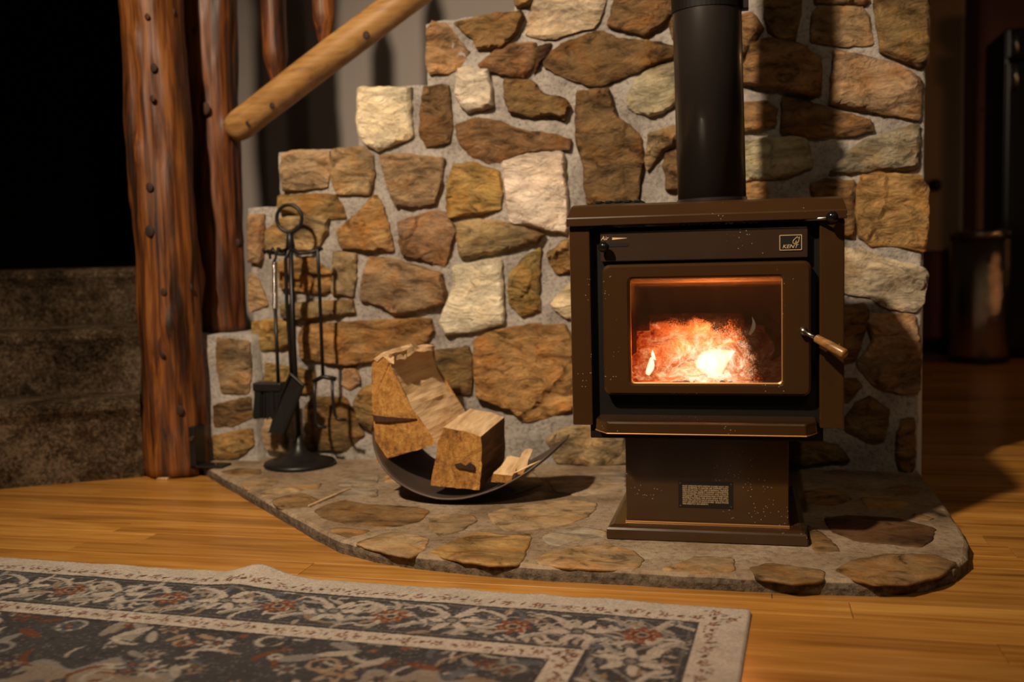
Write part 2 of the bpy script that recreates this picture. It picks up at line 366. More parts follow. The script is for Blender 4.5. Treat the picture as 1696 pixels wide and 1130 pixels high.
def densify(poly, step, jit, rng, closed=True):
    out = []; n = len(poly)
    for i in range(n if closed else n-1):
        a = Vector(poly[i]); c = Vector(poly[(i+1) % n]); k = max(1, int(round((c-a).length/step)))
        nr = Vector((-(c-a).y, (c-a).x)); nr = nr/(nr.length or 1)
        for j in range(k):
            p = a.lerp(c, j/k)
            if jit: p = p + nr*rng.uniform(-jit, jit)
            out.append(p)
    return out
def chaikin(poly, keep=0.18):
    out = []; n = len(poly)
    for i in range(n):
        a = Vector(poly[i]); c = Vector(poly[(i+1) % n]); out += [a.lerp(c, keep), a.lerp(c, 1-keep)]
    return out
def inside_np(P, X, Y):
    ins = np.zeros(X.shape, bool); n = len(P)
    for i in range(n):
        x1, y1 = P[i]; x2, y2 = P[(i+1) % n]
        if y1 == y2: continue
        cnd = ((y1 > Y) != (y2 > Y)) & (X < (x2-x1)*(Y-y1)/(y2-y1)+x1); ins ^= cnd
    return ins
def dist_np(P, X, Y):
    P = np.array(P); best = np.full(X.shape, 1e9)
    for i in range(len(P)):
        a = P[i]; d = P[(i+1) % len(P)]-a; l = d@d
        if l < 1e-12: continue
        tt = np.clip(((X-a[0])*d[0]+(Y-a[1])*d[1])/l, 0, 1); best = np.minimum(best, np.hypot(X-a[0]-tt*d[0], Y-a[1]-tt*d[1]))
    return best
def slab(poly, depth, seed, grid=0.014, rough=0.006, edge=0.012, under=0.012, step=0.016, jit=0.002, tilt=0.0, nf=9.0, keep=0.18, round_=True, grow=0.0):
    """rough stone: outline in 2D (u,v), height along w. Returns verts (u,v,w), faces. w=0 is the mortar face."""
    rng = random.Random(seed)
    P = [Vector(p) for p in poly]
    if grow:
        A = sum(P[i].x*P[(i+1) % len(P)].y-P[(i+1) % len(P)].x*P[i].y for i in range(len(P)))
        if A < 0: P.reverse()
        P0 = P; P = []
        for i in range(len(P0)):
            tn = (P0[(i+1) % len(P0)]-P0[i-1]).normalized(); P.append(P0[i]+Vector((tn.y, -tn.x))*grow)
    if round_: P = chaikin(P, keep)
    P = densify(P, step, jit, rng)
    A = sum(P[i].x*P[(i+1) % len(P)].y-P[(i+1) % len(P)].x*P[i].y for i in range(len(P)))
    if A < 0: P.reverse()
    Q = [(p.x, p.y) for p in P]; n = len(Q)
    xs = [q[0] for q in Q]; ys = [q[1] for q in Q]; cx = sum(xs)/n; cy = sum(ys)/n
    gx, gy = np.meshgrid(np.arange(min(xs), max(xs)+grid, grid), np.arange(min(ys), max(ys)+grid, grid))
    rs = np.random.RandomState(seed % 100000)
    gx = gx+rs.uniform(-.3, .3, gx.shape)*grid; gy = gy+rs.uniform(-.3, .3, gy.shape)*grid; gx[1::2] += grid*0.5
    X = gx.ravel(); Y = gy.ravel(); ok = inside_np(Q, X, Y); X = X[ok]; Y = Y[ok]
    D = dist_np(Q, X, Y) if len(X) else X
    ok = D > 0.007; X = X[ok]; Y = Y[ok]
    ring = []
    for i in range(n):                        # ring just inside the edge for a crisp arris
        a = Vector(Q[i-1]); c = Vector(Q[(i+1) % n]); tn = (c-a).normalized(); ring.append(Vector(Q[i])+Vector((-tn.y, tn.x))*0.0045)
    rx = np.array([p.x for p in ring]); ry = np.array([p.y for p in ring])
    ok = inside_np(Q, rx, ry) & (dist_np(Q, rx, ry) > 0.0038); rx = rx[ok]; ry = ry[ok]
    pts = [Vector(q) for q in Q] + [Vector((a, c)) for a, c in zip(rx, ry)] + [Vector((a, c)) for a, c in zip(X, Y)]
    vs, es, fs, *_ = delaunay_2d_cdt(pts, [(i, (i+1) % n) for i in range(n)], [], 1, 1e-6)
    vx = np.array([v.x for v in vs]); vy = np.array([v.y for v in vs]); dd = dist_np(Q, vx, vy)
    ta = rng.uniform(0, 6.28); tx, ty = math.cos(ta)*tilt, math.sin(ta)*tilt
    V = []; sd = rng.uniform(0, 100)
    for i in range(len(vs)):
        s = min(1.0, dd[i]/edge); s = s*s*(3-2*s); p = Vector((vx[i]*nf, vy[i]*nf, sd))
        h = noise.fractal(p, 0.9, 2.1, 5)
        st = noise.noise(p*0.55+Vector((7, 3, 1)))
        led = (1 if st > 0.12 else 0)*rough*0.7 if rough > 0.003 else 0
        V.append((vx[i], vy[i], depth*(0.55+0.45*s) + (h*rough+led-rough*0.5)*(0.25+0.75*s) + ((vx[i]-cx)*tx+(vy[i]-cy)*ty)))
    F = [tuple(f) for f in fs]
    bnd = list(range(n)); k0 = len(V)
    near = []
    for q in Q:
        j = int(np.argmin((vx-q[0])**2+(vy-q[1])**2)); near.append(j)
    for q in Q: V.append((q[0], q[1], -under))
    for i in range(n):
        a, c = near[i], near[(i+1) % n]
        if a != c: F.append((a, c, k0+(i+1) % n, k0+i)[::-1])
    F.append(tuple(k0+i for i in range(n))[::-1])
    return V, F
def mesh_from(name, V, F):
    me = bpy.data.meshes.new(name); me.from_pydata(V, [], F); me.validate()
    b = bmesh.new(); b.from_mesh(me); bmesh.ops.recalc_face_normals(b, faces=b.faces); b.to_mesh(me); b.free(); return me
# ================================================================== THE SETTING
WY = 2.945                                       # mortar face of the stone wall
HZ = 0.03                                        # top of the hearth slab
# ---- floor: boards running along the wall
floor = tag(link('floor', bx(-4.2, 3.6, -0.6, 7.6, -0.06, -0.021), 'dark_trim', org=(0, 2, 0)), kind='structure', label='golden oak strip floor of long narrow boards')
HEARTH = [(-1.668, 2.86), (-1.255, 2.455), (-0.985, 2.19), (-0.90, 2.115), (-0.80, 2.060), (-0.70, 2.028), (-0.55, 2.002), (-0.412, 1.990), (-0.15, 1.985), (0.10, 1.984),
          (0.24, 1.995), (0.32, 2.035), (0.38, 2.10), (0.42, 2.18), (0.443, 2.29), (0.45, 2.45), (0.452, 2.75), (0.452, 3.03), (0.30, 3.06), (-1.66, 3.06)]
rng = random.Random(5); plank_meshes = {}; boards = []; BW = 0.083
def plank_mesh(L):
    if L not in plank_meshes:
        b = NB(); box(b, 0, L-0.0012, 0, BW-0.0012, -0.02, 0, 0.0008, 1); me = bpy.data.meshes.new('plank')
        bmesh.ops.recalc_face_normals(b, faces=b.faces); b.to_mesh(me); b.free(); me.materials.append(M['oak_floor']); plank_meshes[L] = me
    return plank_meshes[L]
for row in range(90):
    y = -0.4+row*BW; x = -4.1+rng.uniform(-0.8, 0)
    while x < 3.4:
        L = rng.choice((0.7, 0.95, 1.2, 1.5)); boards.append((x, y, L)); x += L
def hid(x, y, L):                                # under hearth, stairs or behind the stone wall
    if y > 3.02 and x+L < 0.45: return True
    return False
vis = [q for q in boards if not hid(*q) and any(inview((q[0]+q[2]*f, q[1]+g, 0)) for f in (0, .25, .5, .75, 1) for g in (0, BW))]
vis.sort(key=lambda q: q[1])
for x, y, L in vis[:300]:
    o = bpy.data.objects.new('plank', plank_mesh(L)); COL.objects.link(o); o.parent = floor; o.location = Vector((x, y, 0))-ORG['floor']
rest = vis[300:]+[q for q in boards if q not in vis and q[1] < 6.5][:0]
if rest:
    b = NB()
    for x, y, L in rest: box(b, x, x+L-0.0012, y, y+BW-0.0012, -0.02, 0)
    tag(link('far_floor_boards', b, 'oak_floor', floor), kind='stuff')

# ---- hearth slab with field stones set in mortar
def smooth_loop(P, k=2):
    for _ in range(k): P = [tuple(v) for v in chaikin(P, 0.25)]
    return P
hl = [(x*0.985, y*0.985 if y < 3.0 else y) for x, y in HEARTH]
b = NB(); prev = None; loops = []
cxh = (-0.4, 2.55)
for z, ins in ((-0.02, 0.0), (0.014, -0.003), (0.022, -0.001), (0.027, 0.003), (HZ, 0.008)):
    pts = []; n = len(hl)
    D = densify(hl, 0.03, 0, rng)
    for i, p in enumerate(D):
        a, c = D[i-1], D[(i+1) % len(D)]; tn = (c-a).normalized(); nr = Vector((-tn.y, tn.x))
        wob = noise.noise(Vector((p.x*14, p.y*14, z*60)))*0.004
        q = p + nr*(ins+wob) if p.y < 3.0 else p
        pts.append(b.verts.new((q.x, q.y, z + (noise.noise(Vector((p.x*20, p.y*20, 3)))*0.002 if z > 0.02 else 0))))
    loops.append(pts)
for a, c in zip(loops, loops[1:]):
    for i in range(len(a)): b.faces.new((a[i], a[(i+1) % len(a)], c[(i+1) % len(a)], c[i]))
top = b.faces.new(loops[-1]); bmesh.ops.triangulate(b, faces=[top])
hearth = link('hearth', b, 'hearth_mortar', org=(-0.4, 2.5, 0))
tag(hearth, 'low flagstone hearth slab with rounded corner on wooden floor', kind='structure')
def crop(ox, oy, s): return lambda pts: [(ox+x/s, oy+y/s) for x, y in pts]
H1, H2, H3, FF = crop(330, 730, 4.708), crop(660, 730, 4.346), crop(1300, 700, 3.768), crop(920, 640, 2.3556)
SC = {'w': (.84, .74, .58), 'c': (.62, .51, .36), 't': (.42, .290, .162), 'g': (.44, .270, .102), 'b': (.26, .155, .068), 'd': (.12, .060, .026), 'y': (.40, .33, .25)}
hst = [
 ('b', H1([(580,450),(700,415),(800,405),(940,460),(850,505),(720,520),(640,515),(585,485)])),
 ('b', [(521,845),(538,836),(568,827),(606,834),(649,836),(690,839),(710,844),(695,861),(660,870),(620,871),(575,866),(535,856)]),
 ('b', [(547,874),(559,872),(612,877),(598,883),(576,888),(559,883)]),
 ('t', [(589,898),(627,885),(650,879),(690,885),(710,892),(698,912),(680,919),(650,914),(617,905)]),
 ('t', [(711,859),(729,850),(784,852),(789,861),(757,880),(729,886),(715,877)]),
 ('t', H2([(645,520),(760,480),(1000,440),(1200,420),(1420,440),(1410,490),(1350,540),(1230,590),(1000,625),(780,640),(700,590)])),
 ('g', H2([(220,800),(400,710),(590,645),(650,655),(760,680),(940,665),(955,690),(880,860),(860,875),(680,880),(450,850)])),
 ('y', H2([(1040,680),(1150,640),(1300,610),(1480,640),(1500,680),(1300,700),(1150,745),(1070,730)])),
 ('t', [(888,926),(908,914),(948,905),(1005,900),(1045,910),(1065,925),(1055,938),(1010,940),(936,936),(895,932)]),
 ('y', [(905,790),(950,785),(1035,780),(1035,810),(960,820),(920,812)]),
 ('t', [(1094,941),(1158,920),(1213,922),(1215,944),(1158,946)]),
 ('b', FF([(760,705),(830,685),(1050,715),(1045,750),(930,760),(790,740)])),
 ('b', FF([(1095,710),(1180,670),(1300,650),(1480,655),(1560,685),(1500,730),(1380,760),(1250,762),(1160,745)])),
 ('d', FF([(1050,510),(1150,500),(1330,510),(1480,550),(1460,600),(1420,620),(1300,610),(1180,600),(1080,560)])),
 ('g', FF([(1190,430),(1300,425),(1380,450),(1340,475),(1220,470)])),
 ('b', [(1338,868),(1362,882),(1392,910),(1352,913),(1342,897)]),
 ('t', H1([(330,310),(500,280),(620,310),(560,350),(360,370)])),
 ('t', H1([(480,395),(700,340),(950,325),(930,360),(700,390),(500,425)])),
 ('y', H1([(1080,300),(1250,250),(1400,260),(1380,330),(1100,345)])),
 ('y', H1([(1010,385),(1180,362),(1390,370),(1380,430),(1180,440)])),
 ('b', H1([(170,235),(300,210),(470,215),(480,255),(300,270)])),
 ('y', [(700,790),(780,775),(880,778),(900,800),(830,825),(730,830)]),
 ('t', [(640,770),(700,765),(690,790),(640,800)]),
 ('b', H3([(640,400),(760,385),(850,425),(700,450)])), ('b', H3([(120,420),(300,400),(420,470),(300,510),(130,500)])),
 ('b', H3([(560,500),(900,600),(930,700),(880,690),(700,590)])) if False else ('b', H3([(800,560),(930,590),(900,600),(820,590)])),
 ('t', [(1050,800),(1150,795),(1160,830),(1060,835)]), ('t', [(1180,800),(1290,800),(1285,835),(1185,832)]),
]
for i, (c, pp) in enumerate(hst):
    poly = [onz(x, y, HZ+0.004) for x, y in pp]; poly = [(p.x, p.y) for p in poly]
    V, F = slab(poly, 0.0045, 900+i, grid=0.02, rough=0.0022, edge=0.010, under=0.004, step=0.018, jit=0.002, nf=8.0, keep=0.10, grow=0.003)
    o = link('flagstone', mesh_from('flagstone', [(u, v, HZ+h-0.0005) for u, v, h in V], F), 'hearth_stone', hearth, smooth=True)
    k = 0.86+0.28*random.Random(i).random(); o.color = (*[q*k*0.92 for q in SC[c]], 1)

# ---- stone wall, stepped with the stairs behind it
STEP = [(x, max(0, z-0.01)) for x, z in [(-1.514, 0.0), (-1.514, 0.820), (-1.405, 0.820), (-1.405, 0.988), (-1.145, 0.988), (-1.145, 1.158), (-0.922, 1.158), (-0.922, 1.335), (-0.655, 1.352), (-0.655, 1.56), (-0.40, 1.56), (-0.40, 1.75), (0.455, 1.75), (0.447, 0.9), (0.436, 0.0)]]
V, F = slab(STEP, 0.004, 3, grid=0.022, rough=0.007, edge=0.03, under=0.28, step=0.03, jit=0.003, nf=14.0, round_=False)
wall = link('wall_stone', mesh_from('wall_stone', [(u, WY-h, v) for u, v, h in V], F), 'mortar', org=(-0.5, WY, 0), smooth=True)
tag(wall, 'stepped fieldstone wall with grey mortar joints behind the stove', kind='structure')
A, B, C_, D, E_, K = crop(560, 0, 2.6897), crop(330, 320, 2.353), crop(560, 330, 2.132), crop(1180, 0, 2.26), crop(1360, 270, 2.132), crop(180, 0, 2.691)
ws = [
 ('t', A([(410,95),(470,105),(520,160),(575,230),(530,290),(490,318),(400,320),(388,270),(395,130)])),
 ('b', A([(512,100),(600,80),(700,58),(815,52),(820,70),(790,140),(725,208),(610,205),(600,170),(550,130)])),
 ('c', A([(885,-60),(1190,-60),(1185,0),(1150,90),(1130,115),(1050,130),(960,165),(880,160),(830,145),(855,60)])),
 ('b', A([(1245,-70),(1490,-70),(1488,50),(1440,100),(1360,152),(1310,140),(1195,105),(1215,60)])),
 ('b', A([(1478,120),(1500,50),(1560,45),(1560,175),(1490,165)])),
 ('t', A([(775,-80),(845,-85),(852,0),(845,16),(785,22)])),
 ('b', A([(620,290),(700,225),(780,195),(875,192),(880,230),(865,290),(830,338),(740,325),(680,310)])),
 ('d', A([(885,205),(945,195),(935,230),(890,285),(870,325),(880,260)])),
 ('b', A([(910,260),(985,200),(1080,160),(1170,132),(1240,170),(1370,180),(1440,190),(1520,215),(1520,240),(1380,290),(1250,345),(1145,380),(1050,350),(950,310),(915,285)])),
 ('c', A([(1285,420),(1340,340),(1410,300),(1510,265),(1520,440),(1450,490),(1385,512),(1320,490),(1290,470)])),
 ('w', A([(530,310),(570,302),(665,310),(675,380),(688,470),(570,495),(545,465),(520,415),(525,350)])),
 ('b', A([(735,355),(850,355),(880,385),(920,425),(1010,440),(1028,470),(1005,530),(950,500),(870,515),(760,495),(742,440)])),
 ('w', A([(82,390),(320,390),(310,440),(325,605),(240,635),(175,668),(120,640),(90,590),(78,540),(85,470)])),
 ('b', A([(375,385),(480,378),(490,450),(500,545),(490,625),(385,648),(358,600),(362,500)])),
 ('b', A([(515,560),(610,525),(720,545),(800,580),(920,595),(1030,620),(1030,660),(900,668),(780,690),(720,715),(660,720),(580,690),(535,630)])),
 ('b', A([(1060,410),(1200,395),(1215,430),(1235,520),(1300,560),(1345,610),(1360,720),(1340,800),(1330,910),(1105,910),(1100,830),(1095,740),(1070,670),(1058,570)])),
 ('t', A([(1385,600),(1440,580),(1530,550),(1530,610),(1440,680),(1370,755),(1365,720),(1380,650)])),
 ('b', A([(1455,680),(1530,660),(1540,850),(1460,845),(1465,780),(1450,740)])),
 ('w', A([(730,720),(830,690),(1000,675),(1005,800),(1020,930),(1012,1040),(930,1020),(850,1000),(765,998),(745,850)])),
 ('t', A([(185,695),(300,690),(465,705),(455,800),(430,905),(350,920),(255,918),(230,870),(205,780)])),
 ('g', A([(510,735),(590,725),(715,765),(722,850),(715,925),(620,945),(485,965),(480,880),(490,800)])),
 ('t', K([(765,690),(800,675),(970,670),(975,760),(960,830),(770,850),(762,770)])),
 ('t', K([(990,665),(1120,655),(1165,690),(1175,770),(1160,860),(1010,862),(985,790)])),
 ('t', C_([(205,80),(340,40),(370,45),(410,110),(390,190),(375,237),(300,215),(225,195),(215,140)])),
 ('t', C_([(415,85),(500,72),(600,85),(725,128),(700,150),(560,185),(430,210),(420,150)])),
 ('t', C_([(80,290),(105,205),(180,210),(260,235),(360,265),(375,330),(368,365),(290,390),(195,408),(150,375),(75,358)])),
 ('w', C_([(400,240),(555,210),(572,215),(580,440),(480,465),(375,478),(355,440),(385,360),(410,300)])),
 ('g', C_([(605,265),(660,205),(710,172),(705,250),(700,330),(712,395),(645,412),(605,370),(598,320)])),
 ('g', C_([(740,190),(815,140),(850,150),(850,245),(770,258),(745,225)])),
 ('c', C_([(750,375),(815,300),(850,310),(850,430),(800,415),(780,400)])),
 ('g', C_([(480,500),(540,470),(680,445),(800,450),(825,500),(827,745),(700,780),(645,785),(620,750),(560,725),(490,700),(480,600)])),
 ('b', C_([(280,550),(455,525),(465,560),(462,690),(330,690),(250,640)])),
 ('t', [(905,728),(930,711),(985,706),(1035,712),(1040,766),(985,774),(920,766)]),
 ('g', B([(305,12),(520,5),(545,50),(562,92),(480,95),(380,80),(310,70)])),
 ('t', B([(250,150),(300,100),(400,90),(500,95),(490,150),(440,225),(390,215),(360,215),(252,232)])),
 ('t', B([(187,85),(243,85),(244,150),(240,240),(233,275),(187,270)])),
 ('g', B([(530,150),(600,90),(685,5),(705,50),(730,130),(755,220),(650,220),(550,215)])),
 ('t', B([(520,230),(605,235),(600,320),(590,400),(510,395),(515,300)])),
 ('g', B([(300,270),(420,250),(500,310),(508,370),(480,390),(310,370)])),
 ('t', B([(187,310),(215,330),(258,440),(187,462)])),
 ('t', B([(310,440),(460,425),(590,420),(598,465),(500,475),(420,490),(315,485)])),
 ('g', B([(385,560),(400,520),(600,505),(900,490),(905,540),(880,580),(700,650),(560,672),(390,640)])),
 ('g', B([(200,505),(290,495),(360,510),(355,600),(240,610),(200,580)])),
 ('g', B([(250,665),(380,690),(440,700),(445,770),(400,780),(250,735)])),
 ('t', B([(550,750),(560,690),(600,690),(620,740),(580,765)])),
 ('g', B([(600,820),(630,770),(690,735),(760,740),(770,900),(670,930),(620,900)])),
 ('b', B([(410,830),(440,800),(560,800),(600,870),(630,950),(560,1010),(410,1000)])),
 ('t', B([(230,890),(270,880),(330,960),(330,1010),(260,1000),(240,940)])),
 ('b', D([(200,-40),(325,-40),(330,20),(310,150),(260,150),(215,110),(195,60)])),
 ('t', D([(380,40),(400,20),(560,25),(585,60),(600,160),(480,165),(370,150)])),
 ('t', D([(375,-60),(560,-60),(585,0),(575,10),(480,5),(390,5)])),
 ('b', D([(600,-50),(812,-50),(810,100),(806,235),(775,245),(700,215),(635,195),(620,100)])),
 ('b', D([(60,60),(150,50),(190,100),(150,170),(110,210),(60,210)])),
 ('b', D([(145,165),(210,140),(330,165),(405,220),(405,350),(370,355),(250,325),(110,310),(115,265)])),
 ('t', D([(455,185),(560,205),(690,240),(780,290),(778,445),(650,420),(440,385),(450,280)])),
 ('b', D([(60,385),(200,380),(240,410),(235,460),(180,480),(60,495)])),
 ('b', D([(265,365),(330,375),(450,410),(590,450),(605,480),(530,500),(360,510),(262,490)])),
 ('c', D([(60,540),(180,520),(345,510),(365,560),(375,620),(280,655),(125,672),(60,675)])),
 ('y', D([(480,600),(560,530),(680,490),(772,460),(774,630),(600,635),(440,640)])),
 ('g', D([(60,700),(200,680),(210,760),(60,770)])),
 ('b', D([(370,690),(430,670),(535,680),(535,735),(525,890),(480,880),(400,760)])),
 ('g', D([(560,660),(640,645),(780,660),(806,700),(806,870),(797,940),(700,920),(590,915),(550,880),(540,790),(545,700)])),
 ('c', E_([(60,300),(140,305),(230,340),(370,375),(380,400),(362,490),(335,525),(240,510),(170,470),(60,455)])),
 ('b', E_([(60,510),(150,500),(170,520),(155,580),(125,690),(60,705)])),
 ('t', E_([(165,560),(175,535),(330,540),(340,600),(352,640),(352,800),(330,823),(230,805),(180,780),(130,710),(190,630)])),
 ('b', E_([(60,760),(130,770),(145,790),(90,850),(60,850)])),
 ('b', E_([(85,905),(130,850),(175,830),(240,880),(225,980),(190,990),(90,940)])),
 ('b', E_([(275,960),(290,910),(328,905),(330,1080),(310,1100),(280,1080),(272,1020)])),
 ('b', FF([(900,235),(1010,215),(1110,240),(1150,290),(1040,300),(900,315)])),
 # behind the stove
 ('t', [(955,345),(1060,350),(1070,440),(960,450)]), ('b', [(1085,345),(1190,350),(1200,440),(1090,450)]), ('g', [(1215,350),(1330,345),(1340,440),(1220,445)]),
 ('b', [(960,465),(1050,460),(1055,560),(965,570)]), ('t', [(1070,460),(1220,460),(1215,545),(1080,560)]), ('b', [(1240,460),(1375,460),(1370,560),(1245,555)]),
 ('g', [(965,590),(1090,580),(1100,690),(970,690)]), ('b', [(1115,575),(1240,570),(1245,690),(1120,690)]), ('t', [(1265,575),(1370,580),(1365,690),(1270,690)]),
 ('b', [(1055,705),(1150,705),(1150,770),(1060,768)]), ('t', [(1170,705),(1285,705),(1285,765),(1175,768)]),
]
YS = WY-0.024
for i, (c, pp) in enumerate(ws):
    rg = random.Random(100+i); poly = [ony(x, y, YS) for x, y in pp]; poly = [(p.x, p.z) for p in poly]
    rough = {'w': .009, 'c': .014, 't': .013, 'g': .015, 'b': .011, 'd': .007, 'y': .010}[c]
    V, F = slab(poly, rg.uniform(.022, .036), 100+i, grid=0.011, rough=rough, edge=rg.uniform(.005, .010), under=0.02, step=0.014, jit=0.0022, tilt=rg.uniform(0, .05), nf=11.0, keep=0.07, grow=0.0045)
    o = link('stone', mesh_from('stone', [(u, WY-h, v) for u, v, h in V], F), 'stone', wall, smooth=32)
    k = 0.86+0.3*rg.random(); o.color = (*[q*k*(1+rg.uniform(-.06, .06)) for q in SC[c]], 1)

# ---- low pier carrying the rear post
PY = 2.885
V, F = slab([(-1.80, 0.0), (-1.80, 0.422), (-1.489, 0.422), (-1.489, 0.0)], 0.004, 77, grid=0.025, rough=0.004, edge=0.02, under=0.30, step=0.03, jit=0.002, round_=False)
pier = link('wall_pier', mesh_from('wall_pier', [(u, PY-h, v) for u, v, h in V], F), 'mortar', org=(-1.65, PY, 0), smooth=True)
tag(pier, 'low fieldstone pier under the rear log post', kind='structure')
for i, (c, pp) in enumerate([('t', B([(62,568),(188,582),(196,680),(186,778),(84,778),(67,680)])), ('b', B([(50,830),(196,798),(200,870),(130,905),(55,910)])), ('g', B([(50,950),(130,935),(198,922),(203,985),(140,1030),(55,1036)]))]):
    poly = [ony(x, y, PY-0.015) for x, y in pp]
    V, F = slab([(p.x, p.z) for p in poly], 0.016, 60+i, grid=0.0125, rough=0.009, edge=0.012, under=0.02, step=0.014, jit=0.002, nf=11.0, keep=0.07, grow=0.0045)
    o = link('stone', mesh_from('stone', [(u, PY-h, v) for u, v, h in V], F), 'stone', pier, smooth=32); o.color = (*[q*0.9 for q in SC[c]], 1)

# ---- end of the stone wall: painted corner board
tag(link('trim_1', bx(0.4375, 0.4525, 2.968, 3.30, 0.0, 2.4, 0.003), 'white_paint', org=(0.444, 3.1, 0)), kind='structure', label='white painted corner board at the end of the stone wall')
# ---- walls behind the stairs
tag(link('wall_stairs', bx(-2.30, 0.30, 4.10, 4.20, 0.0, 3.0), 'grey_wall', org=(-1, 4.15, 0)), kind='structure', label='grey wall behind the stair railing')
tag(link('wall_hall', bx(-7.5, -2.32, 6.4, 6.5, 0.0, 3.0), 'painted_darkness', org=(-3.5, 6.45, 0)), kind='structure', label='end wall of the hall, coloured near-black in place of darkness')
tag(link('wall_hall_side', bx(-2.42, -2.32, 4.10, 6.4, 0.0, 3.0), 'painted_darkness', org=(-2.37, 5, 0)), kind='structure', label='side wall of the hall, coloured near-black in place of darkness')
# ---- room beyond, at the right
tag(link('wall_kitchen', bx(0.3, 3.6, 6.75, 6.85, 0.0, 2.9), 'brown_wall', org=(1.5, 6.8, 0)), kind='structure', label='dim reddish brown wall of the far room')

# ---- carpeted winder stairs
rise = [0.245, 0.447, 0.636]
pivot = Vector((-1.76, 2.93))
lines = [(onz(0, 812, 0), onz(250, 790, 0)), (onz(0, 548, .453), onz(245, 538, .453))]
st = thing('staircase', (-2.3, 3.2, 0), 'carpeted winder stairs with three brown pile steps beside the log post', 'stairs')
a0 = onz(0, 812, 0).xy; d0 = (onz(250, 790, 0).xy-a0).normalized()
a1 = lines[1][0].xy; d1 = (lines[1][1].xy-a1).normalized()
a2 = a1+Vector((-d1.y, d1.x))*0.30; d2 = d1
for k, (a, d) in enumerate(((a0, d0), (a1, d1), (a2, d2))):
    nrm = Vector((-d.y, d.x)); P0 = a-d*1.0; P1 = a+d*((-1.80+(0.0, 0.0, -0.02)[k]-a.x)/d.x)
    dep = (0.75, 0.75, 0.6)[k]
    z0 = 0.0 if k == 0 else rise[k-1]-0.01; z1 = rise[k]
    prof = [(0.012, z0), (0.006, z1-0.06), (-0.001, z1-0.045), (-0.010, z1-0.030), (-0.008, z1-0.014), (0.008, z1-0.004), (0.03, z1), (dep, z1), (dep, z0)]
    b = NB(); N = 70; ring = []
    for i in range(N+1):
        p = P0.lerp(P1, i/N); r_ = []
        for s, z in prof:
            wv = 0.004*noise.noise(Vector((p.x*9, z*9, k))) if s < 0.03 else 0
            q = p+nrm*(s+wv); r_.append(b.verts.new((q.x, q.y, z)))
        ring.append(r_)
    m_ = len(prof)
    for a_, c_ in zip(ring, ring[1:]):
        for j in range(m_): b.faces.new((a_[j], a_[(j+1) % m_], c_[(j+1) % m_], c_[j]))
    b.faces.new(ring[0]); b.faces.new(list(reversed(ring[-1])))
    link('carpet_step', b, 'carpet', st, smooth=False)

# ================================================================== LOG POSTS AND RAIL
def log(name, p0, p1, r0_, r1_, mat, seed, label, cat, seg=56, n=90, parent=None, bumps=0.012, ends=None, group=None):
    b = NB(); p0 = Vector(p0); p1 = Vector(p1); d = (p1-p0).normalized()
    ref = Vector((0, 1, 0)); a = d.cross(ref).normalized(); c = d.cross(a); L = (p1-p0).length; rings = []
    for i in range(n+1):
        t_ = i/n; rr = r0_+(r1_-r0_)*t_
        if ends: rr *= ends(t_)
        off = Vector((noise.noise(Vector((t_*3, seed, 0))), noise.noise(Vector((t_*3, seed, 9))), 0))*bumps*0.8
        ring = []
        for k in range(seg):
            th = 2*math.pi*k/seg; q = Vector((math.cos(th)*1.6, math.sin(th)*1.6, t_*L*3.5+seed))
            h = noise.fractal(q, 1.0, 2.0, 3)*bumps + noise.noise(Vector((math.cos(th)*7, math.sin(th)*7, t_*L*1.4+seed)))*bumps*0.55
            kn = noise.noise(Vector((math.cos(th)*2.4+3, math.sin(th)*2.4, t_*L*7+seed*3)))
            if kn > 0.48: h += (kn-0.48)*bumps*3
            ring.append(b.verts.new(p0+d*(L*t_)+off+(a*math.cos(th)+c*math.sin(th))*(rr+h*(rr/0.09))))
        rings.append(ring)
    for x, y in zip(rings, rings[1:]):
        for k in range(seg): b.faces.new((x[k], x[(k+1) % seg], y[(k+1) % seg], y[k]))
    b.faces.new(rings[0]); b.faces.new(list(reversed(rings[-1])))
    o = link(name, b, mat, parent, org=None if parent else p0, smooth=True)
    if label: tag(o, label, cat, group)
    return o
post = thing('log_post', (-1.728, 2.822, 0), 'thick peeled log post standing on the floor beside carpeted stairs', 'post')
log('trunk', (-1.728, 2.822, 0.006), (-1.733, 2.822, 2.4), 0.096, 0.090, 'log_amber', 3.1, None, None, parent=post)
b = NB(); box(b, -1.650, -1.630, 2.76, 2.82, 0.030, 0.155, 0.002); box(b, -1.650, -1.545, 2.76, 2.82, 0.030, 0.037, 0.002)
link('shim', bx(-1.742, -1.705, 2.722, 2.80, 0.0005, 0.007, 0.001), 'split_wood', post)
br = link('base_bracket', b, 'iron', post); tag(br, 'black iron angle bracket')
for q in (((-1.640, 2.762, 0.12), (-1.640, 2.755, 0.12)), ((-1.58, 2.79, 0.037), (-1.58, 2.79, 0.042))): link('bolt', tube(NB(), q, 0.007, 10), 'steel', br)
log('log_post', (-1.675, 3.05, 0.424), (-1.675, 3.05, 2.4), 0.078, 0.090, 'log_dark', 8.7, 'dark reddish log post standing on the low stone pier', 'post')
rail = log('log_rail', (-1.598, 3.015, 1.056), (-0.55, 3.015, 1.702), 0.047, 0.050, 'log_pale', 14.2, 'pale diagonal log rail rising from the dark post', 'rail', seg=28, n=60, bumps=0.004, ends=lambda t_: min(1, 0.80+8*t_))
